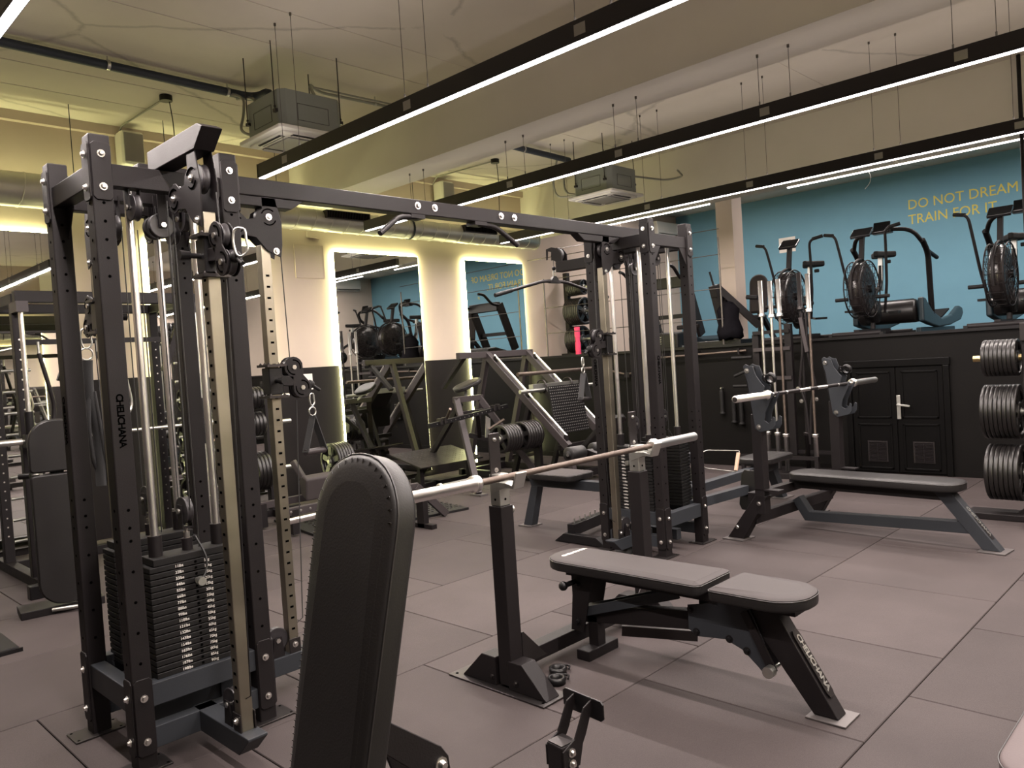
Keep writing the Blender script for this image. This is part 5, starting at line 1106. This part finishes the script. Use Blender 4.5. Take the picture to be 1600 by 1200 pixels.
for z, R, n_ in ((2.60, .125, 8), (2.22, .22, 8), (1.77, .22, 6)):
    MB(o).cyl((9.78, 8.14, z), (9.78, 7.70, z), .0245, 10).build('peg', 'zinc', t); disc_row(n_, (9.78, 8.10, z), (0, -1, 0), R, .036, 'the %s peg of the mezzanine disc tower' % {2.60: 'top', 2.22: 'middle', 1.77: 'bottom'}[z], 'discs on the mezzanine tower')
t = thing('foam_bar_pad', 'bright pink foam bar pad standing by the mezzanine discs', 'foam pad', (9.50, 7.82, ZZ))
MB().cyl((0, -.05, 0), (0, -.05, .22), .043, 14).build('lower_foam', 'pink', t); MB().cyl((.0, -.05, .22), (.0, -.05, .30), .036, 14).build('middle_foam', 'pink', t); MB().cyl((0, -.05, .30), (0, -.05, .46), .044, 14).build('upper_foam', 'pink', t)

def air_bike(x, y, label, rz=0):
    t = thing('air_bike', label, 'exercise bike', (x, y, ZZ), rz, 'air bikes on the mezzanine')     # faces -x
    for xx in (-.42, .62): MB().cyl((xx, -.27, .05), (xx, .27, .05), .030, 10).build('stabiliser', 'frame', t); MB().b2((xx-.04, -.30, 0), (xx+.04, -.26, .06)).build('foot_cap', 'rubber', t); MB().b2((xx-.04, .26, 0), (xx+.04, .30, .06)).build('foot_cap', 'rubber', t)
    MB().bar((-.42, 0, .07), (.62, 0, .07), .06, .06).build('base_beam', 'frame', t, .003)
    c = V((-.18, 0, .56)); R = .325
    f = MB()
    for yy in (-.085, .085): f.tube(arc(c+V((0, yy, 0)), R, 0, 2*PI, 30, (1, 0, 0), (0, 0, 1))[:-1], .008, 5, True)
    for r_ in (.12, .2, .28):
        for yy in (-.10, .10): f.tube(arc(c+V((0, yy*(1.0), 0)), r_, 0, 2*PI, 24, (1, 0, 0), (0, 0, 1))[:-1], .0035, 4, True)
    for k in range(20):
        a = 2*PI*k/20; dv = V((math.cos(a), 0, math.sin(a)))
        for yy in (-1, 1): f.tube([c+dv*.08+V((0, yy*.105, 0)), c+dv*.25+V((0, yy*.10, 0)), c+dv*R+V((0, yy*.085, 0))], .003, 4)
        f.tube([c+dv*R+V((0, -.085, 0)), c+dv*(R+.0)+V((0, .085, 0))], .003, 4)
    f.build('fan_cage', 'frame', t, kind='stuff')
    MB().lathe(c+V((0, -.078, 0)), (0, 1, 0), [(0, .0), (0, .22), (.02, .28), (.05, .312), (.106, .312), (.136, .28), (.156, .22), (.156, 0)], 30).build('wind_shield', 'fan', t, label='glossy dark wind shield over the fan')
    MB().cyl(c-V((0, .12, 0)), c+V((0, .12, 0)), .045, 14).build('fan_hub', 'blackgl', t)
    MB().tube([c+V((math.cos(a)*.345, 0, math.sin(a)*.345)) for a in [(-.5+i*.25) for i in range(17)]], .016, 6).build('fan_guard', 'frame', t)
    MB().bar((-.16, 0, .90), (-.10, 0, 1.18), .05, .05).build('console_mast', 'frame', t, .004)
    MB().prism([(-.11, 0), (.11, 0), (.11, .16), (-.11, .16)], (-.17, 0, 1.15), (0, 1, 0), (.8, 0, .6), (-.012, 0, .03)).build('console', 'screen', t, .006)
    MB().tube(fillet([(.10, 0, .10), (.18, 0, .50), (.42, 0, .62), (.46, 0, .86)], .08), .028, 10).build('frame_tube', 'frame', t)
    MB().bar((.42, 0, .56), (.475, 0, .97), .045, .05).build('seat_post', 'zinc', t)
    s = MB(); s.prism([(-.20, -.025), (-.06, -.06), (.08, -.15), (.14, -.11), (.14, .11), (.08, .15), (-.06, .06), (-.20, .025)], (.50, 0, .96), (1, 0, 0), (0, 1, 0), (0, 0, .07)); s.build('saddle', 'rubber', t, .018, seg=3)
    MB().cyl((.47, -.06, .90), (.47, -.11, .90), .022, 10).build('seat_knob', 'rubber', t)
    for sd in (-1, 1):
        MB().tube(fillet([(.05, sd*.16, .28), (-.02, sd*.22, .62), (-.12, sd*.26, 1.02), (-.18, sd*.28, 1.22), (-.12, sd*.41, 1.25)], .07), .016, 8).build('swing_arm', 'frame', t)
        MB().cyl((-.16, sd*.31, 1.228), (-.12, sd*.425, 1.254), .021, 10).build('hand_grip', 'rubber', t)
        MB().cyl((-.20, sd*.16, .46), (-.20, sd*.30, .46), .022, 10).build('foot_peg', 'rubber', t)
        MB().bar((.12, sd*.11, .30), (.12-.15*sd, sd*.13, .30+.02*sd), .03, .02).build('crank_arm', 'zinc', t); MB().b2((.07-.15*sd, sd*.14 if sd > 0 else -.25, .29+.02*sd), (.17-.15*sd, .25 if sd > 0 else -.14, .315+.02*sd)).build('pedal', 'rubber', t)
    MB().lathe((.12, -.06, .30), (0, 1, 0), [(0, 0), (0, .13), (.12, .13), (.12, 0)], 20).build('crank_cover', 'blackgl', t)
    return t
air_bike(9.5, 4.23, 'air bike standing left, right beside the beige column on the mezzanine'); air_bike(9.5, 3.36, 'middle air bike on the mezzanine, in front of the left treadmill'); air_bike(9.5, 1.97, 'right air bike on the mezzanine, above the disc rack at the right edge')
def treadmill(x, y, label):
    t = thing('curved_treadmill', label, 'treadmill', (x, y, ZZ), 0, 'curved treadmills on the mezzanine')
    for sd in (-1, 1):
        top = [(0, .46), (.10, .45), (.35, .30), (.75, .19), (1.2, .24), (1.55, .36), (1.68, .34), (1.72, .26)]; bot = [(1.6, .17), (1.1, .10), (.6, .08), (.25, .12), (.0, .16)]
        MB().prism(top+bot, (0, sd*.36, 0), (1, 0, 0), (0, 0, 1), (0, sd*.07, 0)).build('side_shroud', 'bluegrey', t, .02, seg=3)
        MB().b2((.1, sd*.33-.03, .0), (1.55, sd*.33+.03, .09)).build('base_rail', 'bluegrey', t, .01)
        MB().tube(fillet([(.42, sd*.40, .25), (.30, sd*.42, 1.02), (.10, sd*.42, 1.16)], .10), .034, 10).build('upright', 'frame', t)
        MB().cyl((.28, sd*.42, 1.04), (.62, sd*.43, .97), .026, 10).build('side_grip', 'frame', t)
    MB().tube(fillet([(.14, -.42, 1.12), (.0, -.34, 1.30), (-.02, 0, 1.35), (.0, .34, 1.30), (.14, .42, 1.12)], .16, 6), .026, 10).build('front_handlebar', 'frame', t)
    MB().lathe((.06, -.34, .30), (0, 1, 0), [(0, .0), (0, .13), (.02, .145), (.66, .145), (.68, .13), (.68, 0)], 24).build('front_drum', 'treadgrey', t)
    belt = MB(); P = [(.06, .445), (.20, .40), (.45, .26), (.8, .18), (1.2, .22), (1.55, .33)]
    for a, b in zip(P, P[1:]):
        n_ = max(1, int(math.hypot(b[0]-a[0], b[1]-a[1])/.045))
        for k in range(n_):
            p = V((a[0]+(b[0]-a[0])*(k+.5)/n_, 0, a[1]+(b[1]-a[1])*(k+.5)/n_)); belt.bar(p+V((0, -.30, 0)), p+V((0, .30, 0)), .038, .02, up=(-(b[1]-a[1]), 0, b[0]-a[0]))
    belt.build('belt_slat', 'rubber', t, kind='stuff')
    MB().prism([(-.10, 0), (.10, 0), (.10, .14), (-.10, .14)], (-.05, 0, 1.30), (0, 1, 0), (.35, 0, .94), (-.03, 0, .012)).build('console', 'screen', t, .01); MB().b2((-.06, -.11, 1.29), (.03, .11, 1.33)).build('console_base', 'blackgl', t)
    MB().b2((.3, -.34, 0), (.36, .34, .06)).build('cross_foot', 'zinc', t)
treadmill(10.4, 3.46, 'blue-grey curved treadmill with arched handlebar, behind the middle air bike'); treadmill(10.4, 1.94, 'curved treadmill at the right edge, behind the right air bike')
t = thing('mezzanine_bench', 'upright padded bench behind the column on the mezzanine', 'bench', (10.5, 5.22, ZZ)); pad('back_pad', 'padlight', t, (0, 0, .45), (.12, 0, .99), (0, 1, 0), .55, .26, .05, .03, .12)
MB().bar((.05, 0, .45), (.45, 0, .05), .06, .06).build('leg', 'frame', t); MB().b2((-.4, -.04, .0), (.5, .04, .07)).build('floor_rail', 'frame', t); MB().bar((.02, 0, .05), (.02, 0, .5), .06, .06).build('post', 'frame', t); pad('seat_pad', 'pad', t, (-.02, 0, .42), (-1, 0, 0), (0, 1, 0), .36, .26, .05, .03, .1)
t = thing('sled_machine', 'black angular machine with a jacket on it, left of the beige column', 'machine', (9.33, 5.10, ZZ))
MB().bar((.1, .05, .12), (-.05, .12, .82), .16, .10).build('mast', 'frame', t, .004); MB().bar((.0, .10, .78), (.30, -.30, .25), .09, .09).build('sloped_arm', 'frame', t, .004); MB().cyl((-.05, .13, .80), (-.07, .17, 1.0), .014, 8).build('top_handle', 'rubber', t); MB().b2((-.22, -.30, 0), (.25, .45, .09)).build('base_frame', 'blackgl', t, .01); MB().cyl((.0, -.30, .62), (.0, -.45, .60), .03, 10).build('side_roller', 'rubber', t)
MB().cyl((-.2, .3, .30), (-.2, .62, .30), .03, 10).build('side_bar', 'frame', t)
j = MB(); j.lathe((-.22, -.1, .02), (.05, .1, 1), [(0, .02), (.0, .16), (.10, .17), (.25, .13), (.38, .15), (.46, .08), (.50, .0)], 14)
for i, v in enumerate(j.v): v += V((random.uniform(-.012, .012), random.uniform(-.012, .012), random.uniform(-.012, .012)))
j = j.build('jacket', 'cloth'); j.location = (9.38, 5.06, ZZ+.08); tag(j, 'dark jacket heaped on the black machine left of the column', 'jacket')
t = thing('manual_treadmill', 'black treadmill with slanted mast and wide head, seen through the farther tower', 'treadmill', (9.45, 6.35, ZZ))
MB().prism([(0, .02), (1.75, .02), (1.75, .20), (1.2, .14), (.7, .14), (.2, .26), (0, .24)], (0, -.42, 0), (1, 0, 0), (0, 0, 1), (0, .84, 0)).build('deck', 'blackgl', t, .02)
for sd in (-1, 1):
    MB().bar((.75, sd*.36, .20), (.40, sd*.36, 1.02), .05, .16).build('mast', 'frame', t, .006); MB().tube(smooth([(.40, sd*.36, 1.0), (.18, sd*.40, 1.02), (-.02, sd*.42, 1.16), (-.14, sd*.40, 1.18)], 4), .024, 8).build('hand_rail', 'frame', t)
    MB().b2((.1, sd*.40-.04, .0), (1.6, sd*.40+.04, .06)).build('base_rail', 'zinc', t)
MB().bar((.38, -.36, .98), (.38, .36, .98), .10, .16).build('console', 'blackgl', t, .01); MB().bar((.62, -.36, .5), (.62, .36, .5), .05, .06).build('cross_bar', 'frame', t)
s_ = MB()
for k in range(4): s_.bar((-.006, .15, .10+.03*k), (-.006, -.15, .10+.03*k), .01, .010)
s_.build('vent_slot', 'zinc', t, kind='stuff')
ob = MB((XB, 5.9, 1.9)).b2((XB-.03, 5.75, 1.95), (XB, 6.05, 2.1)).build('wall_socket', 'blackgl', None, .005); ob.location = (XB, 6.85-.95, 1.9); tag(ob, 'black socket box on the blue wall left of the column', 'socket')
# racks on the unseen side, met only in the mirrors
t = thing('power_rack', 'black power rack behind the camera, seen only in the mirrors', 'rack', (3.0, -1.4, 0)); o = t.location
for x in (2.4, 3.6):
    for y in (-1.8, -1.0): MB(o).b2((x-.04, y-.04, 0), (x+.04, y+.04, 2.4)).build('post', 'frame', t)
    MB(o).b2((x-.04, -1.8, 2.32), (x+.04, -1.0, 2.4)).build('top_rail', 'frame', t); MB(o).b2((x-.04, -1.8, .0), (x+.04, -1.0, .08)).build('floor_rail', 'frame', t)
for y in (-1.8, -1.0): MB(o).b2((2.4, y-.04, 2.32), (3.6, y+.04, 2.4)).build('cross_rail', 'frame', t)
